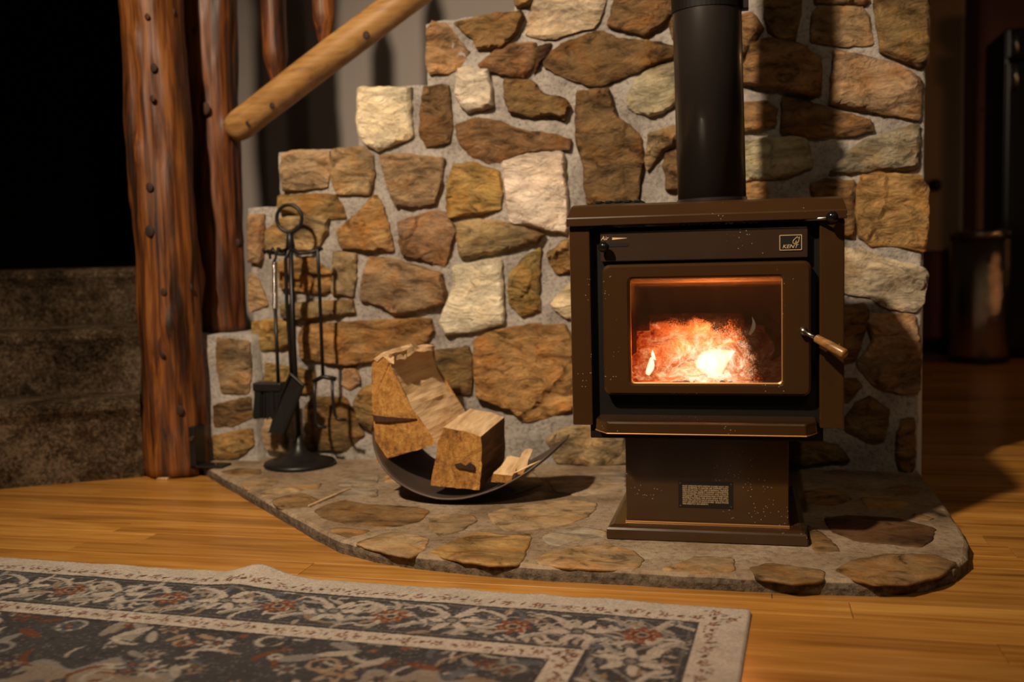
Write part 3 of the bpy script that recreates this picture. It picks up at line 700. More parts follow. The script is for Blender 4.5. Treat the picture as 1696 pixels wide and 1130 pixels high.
def knots(parent, cx, cy, rad, pix, size=0.010, mat='knot_wood'):
    for i, (x, y) in enumerate(pix):
        p = ony(x, y, cy-rad*0.9); dx = min(0.97, max(-0.97, (p.x-cx)/rad)) if cx is not None else 0.0
        yy = cy-rad*math.sqrt(1-dx*dx); p = ony(x, y, yy-0.001); b = NB(); ball(b, (0, 0, 0), 1.0, 14); k = size*(0.8+0.8*((i*37) % 10)/10)
        for v in b.verts: v.co = Vector((p.x+v.co.x*k, p.y+v.co.y*k*0.28, p.z+v.co.z*k*1.15)) + Vector((0, 0.002, 0))
        link('knot', b, mat, parent, smooth=True)
knots(post, -1.731, 2.822, 0.099, [(243, 27), (283, 20), (254, 112), (252, 163), (291, 143), (247, 310), (278, 312), (247, 383), (312, 476), (270, 484), (268, 588), (297, 680)])
knots(bpy.data.objects['log_post.001'], -1.675, 3.05, 0.090, [(322, 50), (339, 180), (380, 293), (392, 402)], 0.013)
knots(rail, None, 3.015, 0.050, [(409, 204), (606, 58), (450, 175)], 0.008)
rd = Vector((1.048, 0, 0.646)).normalized()
def railz(x): return 1.056+(x+1.598)*0.646/1.048
bal_label = ['rough log baluster nearest the dark post, above the pale rail', 'second log baluster from the dark post, cut by the frame top', 'third']
for i, (x, r_, lab) in enumerate(((-1.438, .040, bal_label[0]), (-1.272, .036, bal_label[1]))):
    z0 = railz(x)+0.045
    log('baluster', (x, 3.015, z0-0.012), (x+0.004, 3.015, z0+0.72), r_, r_*0.95, 'log_dark' if i == 0 else 'log_amber', 20+i*5, lab, 'baluster', seg=20, n=50, bumps=0.006,
        ends=lambda t_: 0.38+0.62*min(1, max(0, (t_-0.015)/0.11))**0.8 if t_ < 0.9 else max(0.4, 1-(t_-0.9)*6), group='log balusters')
# ================================================================== THE STOVE
stove = thing('wood_stove', (-0.098, 2.36, HZ), 'brown enamelled wood stove with a glass door and fire burning inside', 'stove')
XL, XR = -0.378, 0.183
# top cap with sloping front
b = NB(); lo = []
for z, ix, yf in ((0.704, 0.001, 2.166), (0.7055, 0.0, 2.1645), (0.7195, 0.0, 2.1645), (0.7225, 0.001, 2.166), (0.745, 0.007, 2.190), (0.749, 0.010, 2.198), (0.750, 0.016, 2.206)):
    lo.append([b.verts.new(p) for p in ((XL-0.003+ix, yf, z), (XR+0.004-ix, yf, z), (XR+0.004-ix, 2.64-ix, z), (XL-0.003+ix, 2.64-ix, z))])
for a, c in zip(lo, lo[1:]):
    for i in range(4): b.faces.new((a[i], a[(i+1)%4], c[(i+1)%4], c[i]))
b.faces.new(lo[-1]); b.faces.new(list(reversed(lo[0])))
link('top_cap', b, 'enamel', stove)
# slotted grille on the top
gr = link('top_grille', bx(-0.345, -0.235, 2.30, 2.42, 0.750, 0.757, 0.001), 'stove_black', stove)
for i in range(5):
    link('grille_bar', bx(-0.338+i*0.0215, -0.325+i*0.0215, 2.298, 2.42, 0.757, 0.762, 0.001), 'stove_black', gr)
for nm, x0, x1 in (('side_panel', XL, -0.334), ('side_panel', 0.1345, XR)):
    link(nm, bx(x0, x1, 2.178, 2.62, 0.277, 0.7045, 0.003), 'enamel', stove)
# dark body behind the door: frame with an opening
op = rrect(-0.256, 0.066, 0.362, 0.597, 0.012); ou = rrect(-0.335, 0.136, 0.252, 0.70, 0.004)
b = NB(); frame_y(b, [(ou, 2.206), (op, 2.206), (op, 2.224), (ou, 2.224)]); link('front_plate', b, 'stove_black', stove)
b = NB()
for q in ((-0.330, 0.131, 2.225, 2.60, 0.252, 0.272), (-0.330, -0.320, 2.225, 2.60, 0.272, 0.70), (0.121, 0.131, 2.225, 2.60, 0.272, 0.70), (-0.32, 0.121, 2.59, 2.60, 0.272, 0.70)): box(b, *q)
link('body', b, 'stove_black', stove)
link('bottom_tray', bx(-0.342, 0.143, 2.192, 2.58, 0.247, 0.2765, 0.002), 'stove_black', stove)
b = NB()
for q in ((-0.29, 0.10, 2.235, 2.55, 0.335, 0.350), (-0.29, -0.278, 2.235, 2.55, 0.350, 0.655), (0.088, 0.10, 2.235, 2.55, 0.350, 0.655), (-0.278, 0.088, 2.538, 2.55, 0.350, 0.655), (-0.29, 0.10, 2.235, 2.55, 0.655, 0.665)): box(b, *q)
link('firebox_lining', b, 'firebrick', stove)
b = NB(); tube(b, [(-0.278, 2.40, 0.585), (0.088, 2.40, 0.585)], 0.012, 10); link('baffle_tube', b, 'firebrick', stove)
# braided rope and duct glimpsed in the gap under the cap
b = NB(); tube(b, [(-0.15+0.0022*i, 2.225+0.004*math.cos(i*1.1), 0.6975+0.0035*math.sin(i*1.1)) for i in range(80)], 0.0022, 6); link('gasket_rope', b, 'rope', stove)
# air panel
pa = link('air_panel', bx(-0.313, 0.1125, 2.184, 2.21, 0.6275, 0.6905, 0.0025), 'enamel_dark', stove)
kb = ony(1000, 409, 2.165)
b = NB(); ball(b, (kb.x, 2.163, kb.z), 0.0118, 20); tube(b, [(kb.x, 2.17, kb.z), (kb.x, 2.186, kb.z)], 0.004, 10); link('air_knob', b, 'knob_black', pa, smooth=True)
s0 = ony(1006, 408, 2.184); s1 = ony(1041, 405, 2.184)
b = NB(); prism_y(b, rrect(s0.x, s1.x, s1.z-0.004, s1.z+0.004, 0.0038, 4), 2.1830, 2.1846); link('air_slot', b, 'plate_black', pa)
tx = ony(996, 399, 2.184); text('air_lettering', 'Air', 0.0125, (tx.x-0.001, 2.1832, tx.z+0.001), 'gold_print', pa, shear=0.25)
w0 = ony(1014, 396, 2.184)
b = NB(); prism_y(b, [(w0.x, w0.z-0.0018), (w0.x+0.031, w0.z+0.0008), (w0.x+0.031, w0.z+0.0014), (w0.x, w0.z+0.003)], 2.1834, 2.1845); link('air_wedge', b, 'gold_print', pa)
# maker's badge
b0 = ony(1291, 415, 2.184); b1 = ony(1328, 388.5, 2.184)
bd = link('badge', bx(b0.x, b1.x, 2.1822, 2.1846, b0.z, b1.z, 0.0006, seg=1), 'plate_black', pa)
b = NB(); g = 0.0012; frame_y(b, [(rrect(b0.x, b1.x, b0.z, b1.z, 0.0015, 2), 2.1824), (rrect(b0.x, b1.x, b0.z, b1.z, 0.0015, 2), 2.1816), (rrect(b0.x+g, b1.x-g, b0.z+g, b1.z-g, 0.001, 2), 2.1816), (rrect(b0.x+g, b1.x-g, b0.z+g, b1.z-g, 0.001, 2), 2.1824)]); link('badge_border', b, 'gold_print', bd)
bw = b1.x-b0.x; bh = b1.z-b0.z
text('badge_lettering', 'KENT', 0.0105, (b0.x+bw*0.12, 2.1818, b0.z+bh*0.14), 'gold_print', bd, shear=0.3, width=bw*0.72)
def fp(u, v): return (b0.x+bw*u, 2.1817, b0.z+bh*v)
b = NB()
tube(b, [fp(*q) for q in ((0.80, 0.86), (0.70, 0.74), (0.61, 0.60), (0.60, 0.46), (0.68, 0.42), (0.80, 0.44), (0.86, 0.56), (0.88, 0.72), (0.90, 0.88), (0.83, 0.78), (0.79, 0.88))], 0.0007, 6)
tube(b, [fp(*q) for q in ((0.71, 0.50), (0.76, 0.62), (0.79, 0.52), (0.71, 0.50))], 0.0006, 6)
link('badge_flame', b, 'gold_print', bd)
# door
door = link('door', frame_y(NB(), [(rrect(-0.309, 0.119, 0.343, 0.6215, 0.016), 2.204), (rrect(-0.309, 0.119, 0.343, 0.6215, 0.016), 2.181), (rrect(-0.3075, 0.1175, 0.3445, 0.620, 0.015), 2.1755), (rrect(-0.303, 0.113, 0.349, 0.6155, 0.013), 2.1715),
     (rrect(-0.256, 0.066, 0.364, 0.595, 0.011), 2.1715), (rrect(-0.252, 0.062, 0.368, 0.591, 0.009), 2.1755), (rrect(-0.252, 0.062, 0.368, 0.591, 0.009), 2.204)]), 'enamel', stove)
link('glass', bx(-0.254, 0.064, 2.186, 2.190, 0.366, 0.593), 'sooty_glass', door)
b = NB(); g = 0.0022; frame_y(b, [(rrect(-0.2518, 0.0618, 0.3682, 0.5908, 0.009), 2.179), (rrect(-0.2518+g, 0.0618-g, 0.3682+g, 0.5908-g, 0.008), 2.1805), (rrect(-0.2518+g, 0.0618-g, 0.3682+g, 0.5908-g, 0.008), 2.185), (rrect(-0.2518, 0.0618, 0.3682, 0.5908, 0.009), 2.185)]); link('glass_trim', b, 'orange_edge', door)
hp = ony(1331, 549, 2.165); he = ony(1400, 587, 2.10)
hd = NB(); lathe_pts = [(hp.x, 2.172, hp.z), (hp.x, 2.158, hp.z)]
tube(hd, lathe_pts, 0.0085, 16); tube(hd, [(hp.x, 2.165, hp.z), (hp.x+0.003, 2.152, hp.z-0.001), (hp.x+0.012, 2.145, hp.z-0.006), hp.lerp(he, 0.36)], 0.0045, 12)
hnd = link('door_handle', hd, 'steel', door, smooth=True)
b = NB(); tube(b, [hp.lerp(he, 0.30), hp.lerp(he, 0.32), hp.lerp(he, 0.65), hp.lerp(he, 0.97), he], [0.0065, 0.0085, 0.0098, 0.0102, 0.0088], 18); link('grip', b, 'grip_wood', hnd, smooth=True)
# ash lip
pl = [ony(989, 700, 2.168), ony(1005, 700, 2.110), ony(1336, 705, 2.110), ony(1352, 703, 2.168)]
xs = [p.x for p in pl]
poly = [(xs[0], 2.206), (xs[0], 2.150), (xs[1], 2.108), (xs[2], 2.108), (xs[3], 2.150), (xs[3], 2.206)]
lip = link('ash_lip', prism_z(NB(), poly, 0.2725, 0.297, 0.004), 'enamel', stove)
b = NB(); tube(b, [(x, y-0.001, 0.2725) for x, y in poly], 0.0014, 8); link('lip_edge', b, 'orange_edge', lip)
# damper rod
b = NB(); p0 = ony(1325, 367, 2.20); p1 = ony(1372, 361, 2.150); tube(b, [p0, p0.lerp(p1, 0.25)+Vector((0, 0, 0.002)), p1], 0.0035, 10); dr = link('damper_rod', b, 'steel', stove, smooth=True)
bp_ = ony(1378, 359.5, 2.148); link('damper_knob', ball(NB(), bp_, 0.0125, 20), 'knob_black', dr, smooth=True)
# pedestal and plinth
PYF = 2.205
p0 = ony(1036.7, 800, PYF).x; p1 = ony(1306, 800, PYF).x
ped = link('pedestal', bx(p0, p1, PYF, 2.55, 0.058, 0.249, 0.0015), 'enamel', stove)
b = NB(); lo = []
for z, i in ((HZ+0.002, 0.0), (HZ+0.022, 0.0), (HZ+0.026, 0.003), (HZ+0.030, 0.010), (HZ+0.031, 0.014)):
    lo.append([b.verts.new(p) for p in ((-0.307+i, 2.168+i, z), (0.110-i, 2.168+i, z), (0.110-i, 2.60-i, z), (-0.307+i, 2.60-i, z))])
for a, c in zip(lo, lo[1:]):
    for i in range(4): b.faces.new((a[i], a[(i+1)%4], c[(i+1)%4], c[i]))
b.faces.new(lo[-1]); b.faces.new(list(reversed(lo[0]))); pln = link('plinth', b, 'enamel', stove)
b = NB(); tube(b, [(p0-0.001, 2.5, 0.0622), (p0-0.001, PYF-0.0012, 0.0622), (p1+0.001, PYF-0.0012, 0.0622), (p1+0.001, 2.5, 0.0622)], 0.0016, 8); link('plinth_seam', b, 'orange_edge', pln)
a0_ = ony(1124, 840, PYF); a1_ = ony(1214, 799, PYF)
wp = link('warning_plate', bx(a0_.x, a1_.x, PYF-0.0014, PYF+0.0002, a0_.z, a1_.z, 0.0004, seg=1), 'plate_black', ped)
pw = a1_.x-a0_.x; ph = a1_.z-a0_.z
msg = ['MUST OPERATE WITH DOORS CLOSED ONLY. DO', 'NOT OVERFIRE. IF HEATER OR CHIMNEY CON-', 'NECTOR GLOWS, YOU ARE OVERFIRING, PREVENT', 'CREOSOTE FIRE. INSPECT CHIMNEY CONNECTOR', 'AND CHIMNEY TWICE MONTHLY AND CLEAN IF', 'NECESSARY. KEEP FURNISHINGS AND OTHER COM-', 'BUSTIBLE MATERIAL FAR AWAY FROM THE APPLI-', 'ANCE. FOR USE WITH SOLID WOOD FUEL ONLY. DO', 'NOT USE GRATE OR ELEVATE FIRE - BUILD WOOD', 'FIRE DIRECTLY ON HEARTH.']
for i, ln in enumerate(msg):
    text('lettering', ln, 0.0045, (a0_.x+pw*0.075, PYF-0.0017, a1_.z-ph*(0.205+0.0755*i)), 'gold_print', wp, extr=0.0003, width=pw*(0.84 if i < 9 else 0.47))
for u, v in ((0.035, 0.93), (0.965, 0.93), (0.035, 0.07), (0.965, 0.07)):
    b = NB(); tube(b, [(a0_.x+pw*u, PYF-0.001, a0_.z+ph*v), (a0_.x+pw*u, PYF-0.0026, a0_.z+ph*v)], 0.0017, 8); link('rivet', b, 'steel', wp)
# flue pipe
q0 = ony(1179, 329, 2.47); q1 = ony(1170, 0, 2.47); dirp = (q1-q0)/(q1.z-q0.z)
pipe = thing('stove_pipe', (q0.x, 2.47, 0.7505), 'black metal flue pipe rising from the stove top', 'pipe')
def pp_(z): return q0+dirp*(z-q0.z)
b = NB(); tube(b, [pp_(0.7505), pp_(1.2), pp_(1.8), pp_(2.4)], 0.0785, 48); link('flue', b, 'pipe_black', pipe, smooth=True)
b = NB(); tube(b, [pp_(0.7505), pp_(0.766)], 0.0805, 48); link('flue_collar', b, 'pipe_black', pipe)
zt = ony(1230, 12, 2.47).z
b = NB(); tube(b, [pp_(zt-0.006), pp_(zt+0.03)], 0.0805, 48); box(b, pp_(zt).x+0.074, pp_(zt).x+0.094, 2.455, 2.485, zt-0.006, zt+0.028, 0.002); link('pipe_clamp', b, 'stove_black', pipe)
# ---- fire
b = NB(); nx, ny = 70, 34; grid = []
for j in range(ny+1):
    row = []
    for i in range(nx+1):
        x = -0.276+0.36*i/nx; y = 2.238+0.29*j/ny; f = j/ny
        h = 0.362+0.015*f+max(0, noise.fractal(Vector((x*26, y*26, 2)), 0.9, 2, 4))*0.030 + 0.02*math.exp(-((x+0.09)/0.10)**2)*f
        row.append(b.verts.new((x, y, h)))
    grid.append(row)
for j in range(ny):
    for i in range(nx): b.faces.new((grid[j][i], grid[j][i+1], grid[j+1][i+1], grid[j+1][i]))
eb = link('ember_bed', b, 'embers', org=(-0.095, 2.38, 0.35), smooth=True)
tag(eb, 'bed of glowing white-hot embers behind the stove glass', 'embers', kind='stuff')
labs = ['glowing red firewood log across the back of the fire', 'short burning log with bright rounded end at the right of the fire', 'burning log propped at the left of the fire', 'charred upper log glowing above the embers']
for i, (p, q, r_, lab) in enumerate((((-0.265, 2.45, 0.415), (0.03, 2.47, 0.425), 0.045, labs[0]), ((-0.06, 2.30, 0.395), (0.020, 2.42, 0.425), 0.038, labs[1]), ((-0.235, 2.28, 0.395), (-0.14, 2.44, 0.425), 0.036, labs[2]), ((-0.23, 2.40, 0.468), (-0.02, 2.43, 0.474), 0.032, labs[3]))):
    log('burning_log', p, q, r_, r_*0.9, 'burning_log', 40+i*3, lab, 'burning log', seg=24, n=26, bumps=0.022, group=None)
flab = ['bright white flame at the centre of the fire', 'small flame licking up at the left of the fire', 'thin flame above the right burning log', 'low flame along the back log']
for i, (x, y, z, h, r_, ln) in enumerate(((-0.105, 2.285, 0.380, 0.046, 0.040, 0.07), (-0.225, 2.27, 0.376, 0.055, 0.011, 0.012), (-0.005, 2.37, 0.455, 0.040, 0.006, 0.006), (-0.13, 2.40, 0.455, 0.040, 0.010, 0.02))):
    b = NB(); N = 16
    tube(b, [(x+ln*(k/N)**2+0.008*math.sin(math.pi*k/N), y, z+h*k/N) for k in range(N+1)], [max(0.0006, r_*math.sin(math.pi*(0.12+0.88*k/N))**0.8*(1-0.35*k/N)) for k in range(N+1)], 14)
    tag(link('flame', b, 'flame', org=(x, y, z), smooth=True), flab[i], 'flame')

# ================================================================== FIREWOOD DISH AND WOOD
prof = [(617, 716), (618, 738), (624, 760), (640, 789), (668, 811), (703, 827), (742, 834), (792, 827), (850, 803), (900, 766), (938, 727)]
YC = 2.555; ts = [0, .07, .14, .25, .36, .47, .57, .68, .80, .91, 1.0]
def halfb(t_): return 0.150*max(0.0, 1-abs(2*t_-1)**4.5)**0.5
b = NB(); cols_ = []
fine = []
for i in range(len(prof)-1):
    for k in range(4):
        f = k/4; fine.append((prof[i][0]*(1-f)+prof[i+1][0]*f, prof[i][1]*(1-f)+prof[i+1][1]*f, ts[i]*(1-f)+ts[i+1]*f))
fine.append((*prof[-1], 1.0))
sm = []
for i in range(len(fine)):
    a = fine[max(0, i-2)], fine[max(0, i-1)], fine[i], fine[min(len(fine)-1, i+1)], fine[min(len(fine)-1, i+2)]
    sm.append(tuple(sum(q[k] for q in a)/5 for k in range(3)) if 1 < i < len(fine)-2 else fine[i])
for px_, py_, t_ in sm:
    hb = max(0.004, halfb(t_)); p = ony(px_, py_, YC-hb); z_ = max(p.z, HZ+0.003); c = []
    for k in range(13):
        v_ = -1+2*k/12; c.append(b.verts.new((p.x, YC+hb*v_, z_-0.010*(1-v_*v_)*(hb/0.15) + 0.008*(hb/0.15))))
    cols_.append(c)
for a, c in zip(cols_, cols_[1:]):
    for k in range(12): b.faces.new((a[k], a[k+1], c[k+1], c[k]))
zmin = min(v.co.z for v in b.verts); bmesh.ops.translate(b, verts=b.verts, vec=(0, 0, HZ+0.0075-zmin))
dish = link('log_dish', b, 'bowl_iron', org=(-0.70, YC, HZ), smooth=True)
so = dish.modifiers.new('thickness', 'SOLIDIFY'); so.thickness = 0.004; so.offset = 0
tag(dish, 'curved dark iron dish holding split firewood on the hearth', 'log holder')

def split_log(name, faces_px, yf, L, seed, label, rise_=0.0, shift=0.0, taper=1.0, drop=0.0):
    """prism of split wood: front outline in pixels at depth yf; each edge carries a material: 1 split face, 2 bark"""
    pts = [ony(x, y, yf) for x, y, m_ in faces_px]; ms = [m_ for *_, m_ in faces_px]
    P = []; MM = []
    for i in range(len(pts)):
        a, c = pts[i], pts[(i+1) % len(pts)]; k = max(1, int((c-a).length/0.011))
        for j in range(k): P.append(a.lerp(c, j/k)); MM.append(ms[i])
    n = len(P); N = 20; b = NB(); rings = []; cx = sum((p.x for p in P))/n; cz = sum((p.z for p in P))/n
    for s in range(N+1):
        f = s/N; ring = []; tp = 1+(taper-1)*f
        for i, p in enumerate(P):
            nz = noise.fractal(Vector((p.x*45, p.z*45+seed, f*1.6)), 0.9, 2.1, 4)*0.0055*(1 if 0 < s else 0.5)
            ln = noise.noise(Vector((p.x*140, p.z*140, f*2.0+seed)))*0.0022
            dx, dz = p.x-cx, p.z-cz; l = math.hypot(dx, dz); k = (nz+ln)/l
            yy = yf+L*f+(noise.noise(Vector((p.x*60, p.z*60, seed)))*0.006 if s in (0, N) else 0)
            ring.append(b.verts.new((cx+dx*(tp+k)+shift*f, yy, cz+dz*(tp+k)+rise_*f)))
        rings.append(ring)
    for x, y in zip(rings, rings[1:]):
        for i in range(n):
            f = b.faces.new((x[i], x[(i+1) % n], y[(i+1) % n], y[i])); f.material_index = MM[i]
    fa = b.faces.new(rings[0]); fb = b.faces.new(list(reversed(rings[-1])))
    bmesh.ops.triangulate(b, faces=[fa, fb], ngon_method='EAR_CLIP')
    o = link(name, b, ['end_grain', 'split_wood', 'bark'], org=(cx, yf, cz)); tag(o, label, 'firewood', 'split firewood in the dish'); return o
split_log('firewood_log', [(616,602,1),(630,590,1),(650,586,1),(648,607,1),(657,640,1),(672,662,1),(690,686,1),(703,704,1),(722,736,2),(690,746,2),(660,752,2),(625,766,2),(621,720,2),(616,660,2)], 2.47, 0.29, 3.3, 'tall wedge of split firewood with curved pale face, left in the dish', rise_=0.0, shift=0.02)
# ragged flap of wood and bark along the top of the tall wedge, and the crack in its cut end
wl = bpy.data.objects['firewood_log']; b = NB(); rows = []
for k in range(15):
    f = k/14; c0 = ony(634, 597, 2.47); x = c0.x+0.024*f+0.02*f*f; y = 2.468+0.24*f; z = c0.z+0.004+0.010*math.sin(f*2.6)
    row = []
    for q, (dx, dz) in enumerate(((-0.022, 0.000), (-0.008, 0.011), (0.010, 0.015), (0.026, 0.006), (0.032, -0.012), (0.022, -0.006), (0.004, 0.003), (-0.014, -0.008))):
        nz_ = noise.noise_vector(Vector((f*7, q*1.3, 2)))*0.0085; row.append(b.verts.new((x+dx*(1-0.35*f)+nz_.x, y+(0.014*nz_.y/0.0085 if k in (0, 14) else 0), z+dz*(1-0.4*f)+nz_.z)))
    rows.append(row)
for a, c in zip(rows, rows[1:]):
    for q in range(8): b.faces.new((a[q], a[(q+1) % 8], c[(q+1) % 8], c[q]))
b.faces.new(rows[0]); b.faces.new(list(reversed(rows[-1])))
link('splintered_flap', b, 'split_wood', wl)
def gash(parent, pts, yf, name):
    b = NB(); p = [ony(x, y, yf) for x, y in pts]; prism_y(b, [(q.x, q.z) for q in p], yf-0.0012, yf+0.004); link(name, b, 'knot_wood', parent)
gash(wl, [(618, 688), (640, 691), (668, 693), (690, 694), (672, 697), (640, 699), (619, 698)], 2.464, 'crack')
split_log('firewood_log', [(734,708,1),(760,712,1),(797,723,2),(798,770,2),(794,812,2),(750,808,2),(713,804,2),(720,765,2),(727,730,1)], 2.44, 0.24, 9.9, 'squat block of split firewood with amber cut end, right in the dish', rise_=0.012, shift=0.004)
gash(bpy.data.objects['firewood_log.001'], [(752, 770), (762, 767), (770, 772), (778, 767), (786, 772), (785, 779), (776, 778), (768, 776), (758, 775)], 2.434, 'knot_hole')
split_log('kindling_stick', [(817,785,1),(849,788,1),(846,801,2),(812,799,2)], 2.45, 0.13, 5.5, 'thick pale kindling stick beside the squat firewood block', rise_=0.020, shift=0.004, taper=0.8)
split_log('kindling_stick', [(850,778,1),(868,779,1),(866,786,1),(849,786,1)], 2.50, 0.12, 6.5, 'short pale kindling stick behind the thick one', rise_=0.03, shift=0.0, taper=0.8)
p0 = ony(846, 786, 2.47); p1 = ony(895, 763, 2.50)
b = NB(); tube(b, [p0, p0.lerp(p1, .3)+Vector((0, 0, -.002)), p0.lerp(p1, .7), p1], [.003, .006, .006, .001], 4)
for v in b.verts: v.co.z = p0.z + (p1.z-p0.z)*((v.co.x-p0.x)/(p1.x-p0.x)) + (v.co.z-p0.z-(p1.z-p0.z)*((v.co.x-p0.x)/(p1.x-p0.x)))*0.4
tag(link('kindling_stick', b, 'split_wood', org=p0), 'thin pale wood splinter near the right tip of the dish', 'firewood', 'split firewood in the dish')

# ================================================================== FIRESIDE TOOLS
TY = 2.775
def tp(x, y, dy=0): return ony(x, y, TY+dy)
bc = onz(497, 771, HZ); TY = bc.y
ts_ = thing('tool_stand', (bc.x, TY, HZ), 'black iron fireside tool stand with ring handle on the hearth', 'tool stand')
link('base', lathe(NB(), [(0, HZ+0.001), (0.106, HZ+0.001), (0.108, HZ+0.007), (0.104, HZ+0.014), (0.07, HZ+0.019), (0.045, HZ+0.028), (0.024, HZ+0.046), (0.014, HZ+0.068), (0.009, HZ+0.095), (0, HZ+0.095)], bc.x, TY, 40), 'iron', ts_, smooth=True)
zt = tp(480, 388).z; xt = tp(480, 388).x
b = NB(); tube(b, [(bc.x, TY, HZ+0.09), tp(486, 560), tp(481, 400)], 0.0075, 12); link('pole', b, 'iron', ts_, smooth=True)
rc = tp(479, 362); rr = 0.040
b = NB(); tube(b, [(rc.x+rr*math.sin(a*math.pi/18), TY, rc.z-rr*math.cos(a*math.pi/18)) for a in range(37)], 0.0055, 10, cap=False); link('ring_handle', b, 'iron', ts_, smooth=True)
b = NB(); n0 = tp(480, 386); lathe(b, [(0, n0.z+0.004), (0.008, n0.z), (0.011, n0.z-0.02), (0.014, n0.z-0.04), (0.009, n0.z-0.05), (0, n0.z-0.05)], n0.x, TY, 16); link('finial', b, 'iron', ts_, smooth=True)
for s in ((482, 411, 512, 419, 533, 412), (478, 411, 462, 421, 443, 416)):
    b = NB(); a = [tp(s[0], s[1]), tp((s[0]+s[2])/2, s[3]+1), tp(s[2], s[3]), tp(s[4], s[5])]; tube(b, a, 0.0055, 10); e = a[-1]
    tube(b, [e, e+Vector((0, -0.018, -0.004)), e+Vector((0, -0.026, 0.006))], 0.005, 8); link('hook_arm', b, 'iron', ts_, smooth=True)
b = NB(); a = tp(476, 412); tube(b, [a, a+Vector((-0.004, -0.03, -0.008)), a+Vector((-0.006, -0.05, 0.0))], 0.0055, 8); link('hook_arm', b, 'iron', ts_, smooth=True)
# brush with twisted handle
d = -0.02
br_ = thing('hearth_brush', (tp(446, 690, d).x, TY+d, tp(446, 690, d).z), 'black fireside brush with bright twisted handle, hanging left on the stand', 'brush')
b = NB(); a = tp(452, 418, d); tube(b, [a+Vector((-.010, 0, -.02)), a+Vector((-.010, 0, 0)), a+Vector((0, 0, .012)), a+Vector((.010, 0, 0)), a+Vector((.008, 0, -.018)), a+Vector((0, 0, -.03))], 0.004, 8); link('loop', b, 'iron', br_, smooth=True)
p0, p1 = tp(455, 434, d), tp(456, 512, d)
b = NB(); N = 110
for ph in (0, math.pi):
    tube(b, [p0.lerp(p1, k/N)+Vector((0.0048*math.cos(k*0.52+ph), 0.0048*math.sin(k*0.52+ph), 0)) for k in range(N+1)], 0.0036, 7)
link('twisted_handle', b, 'chrome', br_, smooth=True)
b = NB(); tube(b, [p1, tp(461, 634, d)], 0.0055, 10); link('shaft', b, 'iron', br_, smooth=True)
q0, q1 = tp(423, 633, d), tp(470, 645, d)
link('brush_head', bx(q0.x, q1.x, TY+d-0.022, TY+d+0.022, q1.z-0.004, q0.z, 0.004), 'iron', br_)
q2 = tp(420, 690, d); b = NB(); rg = random.Random(4)
for i in range(420):
    u = rg.random(); v_ = rg.uniform(-1, 1); x = q0.x+0.003+(q1.x-q0.x-0.006)*u; sp_ = (u-0.5)*0.016
    tube(b, [(x, TY+d+v_*0.018, q1.z), (x+sp_, TY+d+v_*0.026, q2.z+rg.uniform(-.006, .004))], 0.0016, 3)
tag(link('bristles', b, 'bristle', br_), kind='stuff')
# shovel
d = -0.055
sh = thing('ash_shovel', (tp(477, 680, d).x, TY+d, tp(477, 718, d).z), 'black ash shovel with flat tilted pan, hanging in front of the stand pole', 'shovel')
b = NB(); a = tp(478, 416, d); tube(b, [a+Vector((.004, .012, .006)), a, tp(473, 430, d), tp(475, 500, d), tp(483, 622, d)], 0.0055, 10); link('shaft', b, 'iron', sh, smooth=True)
c = [tp(482, 619, d), tp(503, 638, d), tp(472, 718, d), tp(448, 716, d), tp(466, 655, d)]
b = NB(); fr = [b.verts.new((p.x, p.y-(0.012 if i in (2, 3) else 0), p.z)) for i, p in enumerate(c)]; bk = [b.verts.new((p.x+0.002, p.y+0.006, p.z)) for p in c]
b.faces.new(fr); b.faces.new(list(reversed(bk)))
for i in range(5): b.faces.new((fr[i], fr[(i+1) % 5], bk[(i+1) % 5], bk[i]))
pan = link('pan', b, 'iron', sh)
b = NB()
for i, j in ((0, 1), (1, 2), (3, 4), (4, 0)): tube(b, [c[i]+Vector((0, -0.004, 0)), c[j]+Vector((0, -0.004-(0.012 if j in (2, 3) else 0), 0))], 0.0042, 8)
link('pan_rim', b, 'iron', pan)
# log fork / tongs
d = -0.018
fk = thing('log_tongs', (tp(535, 700, d).x, TY+d, tp(535, 705, d).z), 'black log tongs with two bent prongs, hanging right on the stand', 'tongs')
b = NB(); a = tp(526, 414, d); tube(b, [a+Vector((0, .01, .006)), a, tp(528, 450, d), tp(535, 625, d)], 0.0055, 10); link('shaft', b, 'iron', fk, smooth=True)
b = NB(); tube(b, [tp(519, 632, d), tp(535, 624, d), tp(556, 628, d)], 0.007, 10); link('crossbar', b, 'iron', fk, smooth=True)
b = NB(); tube(b, [tp(521, 632, d), tp(521, 660, d), tp(523, 698, d), tp(528, 707, d), tp(540, 708, d)], 0.005, 8); link('prong', b, 'iron', fk, smooth=True)
b = NB(); tube(b, [tp(550, 629, d), tp(551, 660, d), tp(555, 688, d), tp(560, 695, d), tp(573, 696, d)], 0.005, 8); link('prong', b, 'iron', fk, smooth=True)

# ================================================================== RUG
RA = R(-3.0); ro = onz(1245, 1010, 0.008).xy
eu = Vector((-math.cos(RA), -math.sin(RA))); ev = Vector((math.sin(RA), -math.cos(RA)))
us = np.concatenate([np.arange(0, 1.95, 0.0034), np.linspace(1.955, 2.5, 60)]); vs_ = np.concatenate([np.arange(0, 0.66, 0.0034), np.linspace(0.67, 1.75, 90)])
U, V2 = np.meshgrid(us, vs_)
dv_ = V2; du_ = U; e_ = np.minimum(du_, dv_)                       # distance from the far and right edges
CREAM = np.array((.56, .48, .41)); DARK = np.array((.075, .070, .073)); RUST = np.array((.23, .085, .05)); TAN = np.array((.36, .255, .175)); GREY = np.array((.24, .215, .20)); BLUE = np.array((.12, .125, .145))
colr = np.zeros(U.shape+(3,)); colr[:] = CREAM
w1, w2, w3 = 0.085, 0.248, 0.300
band = (e_ >= w1) & (e_ < w2); field = e_ >= w3
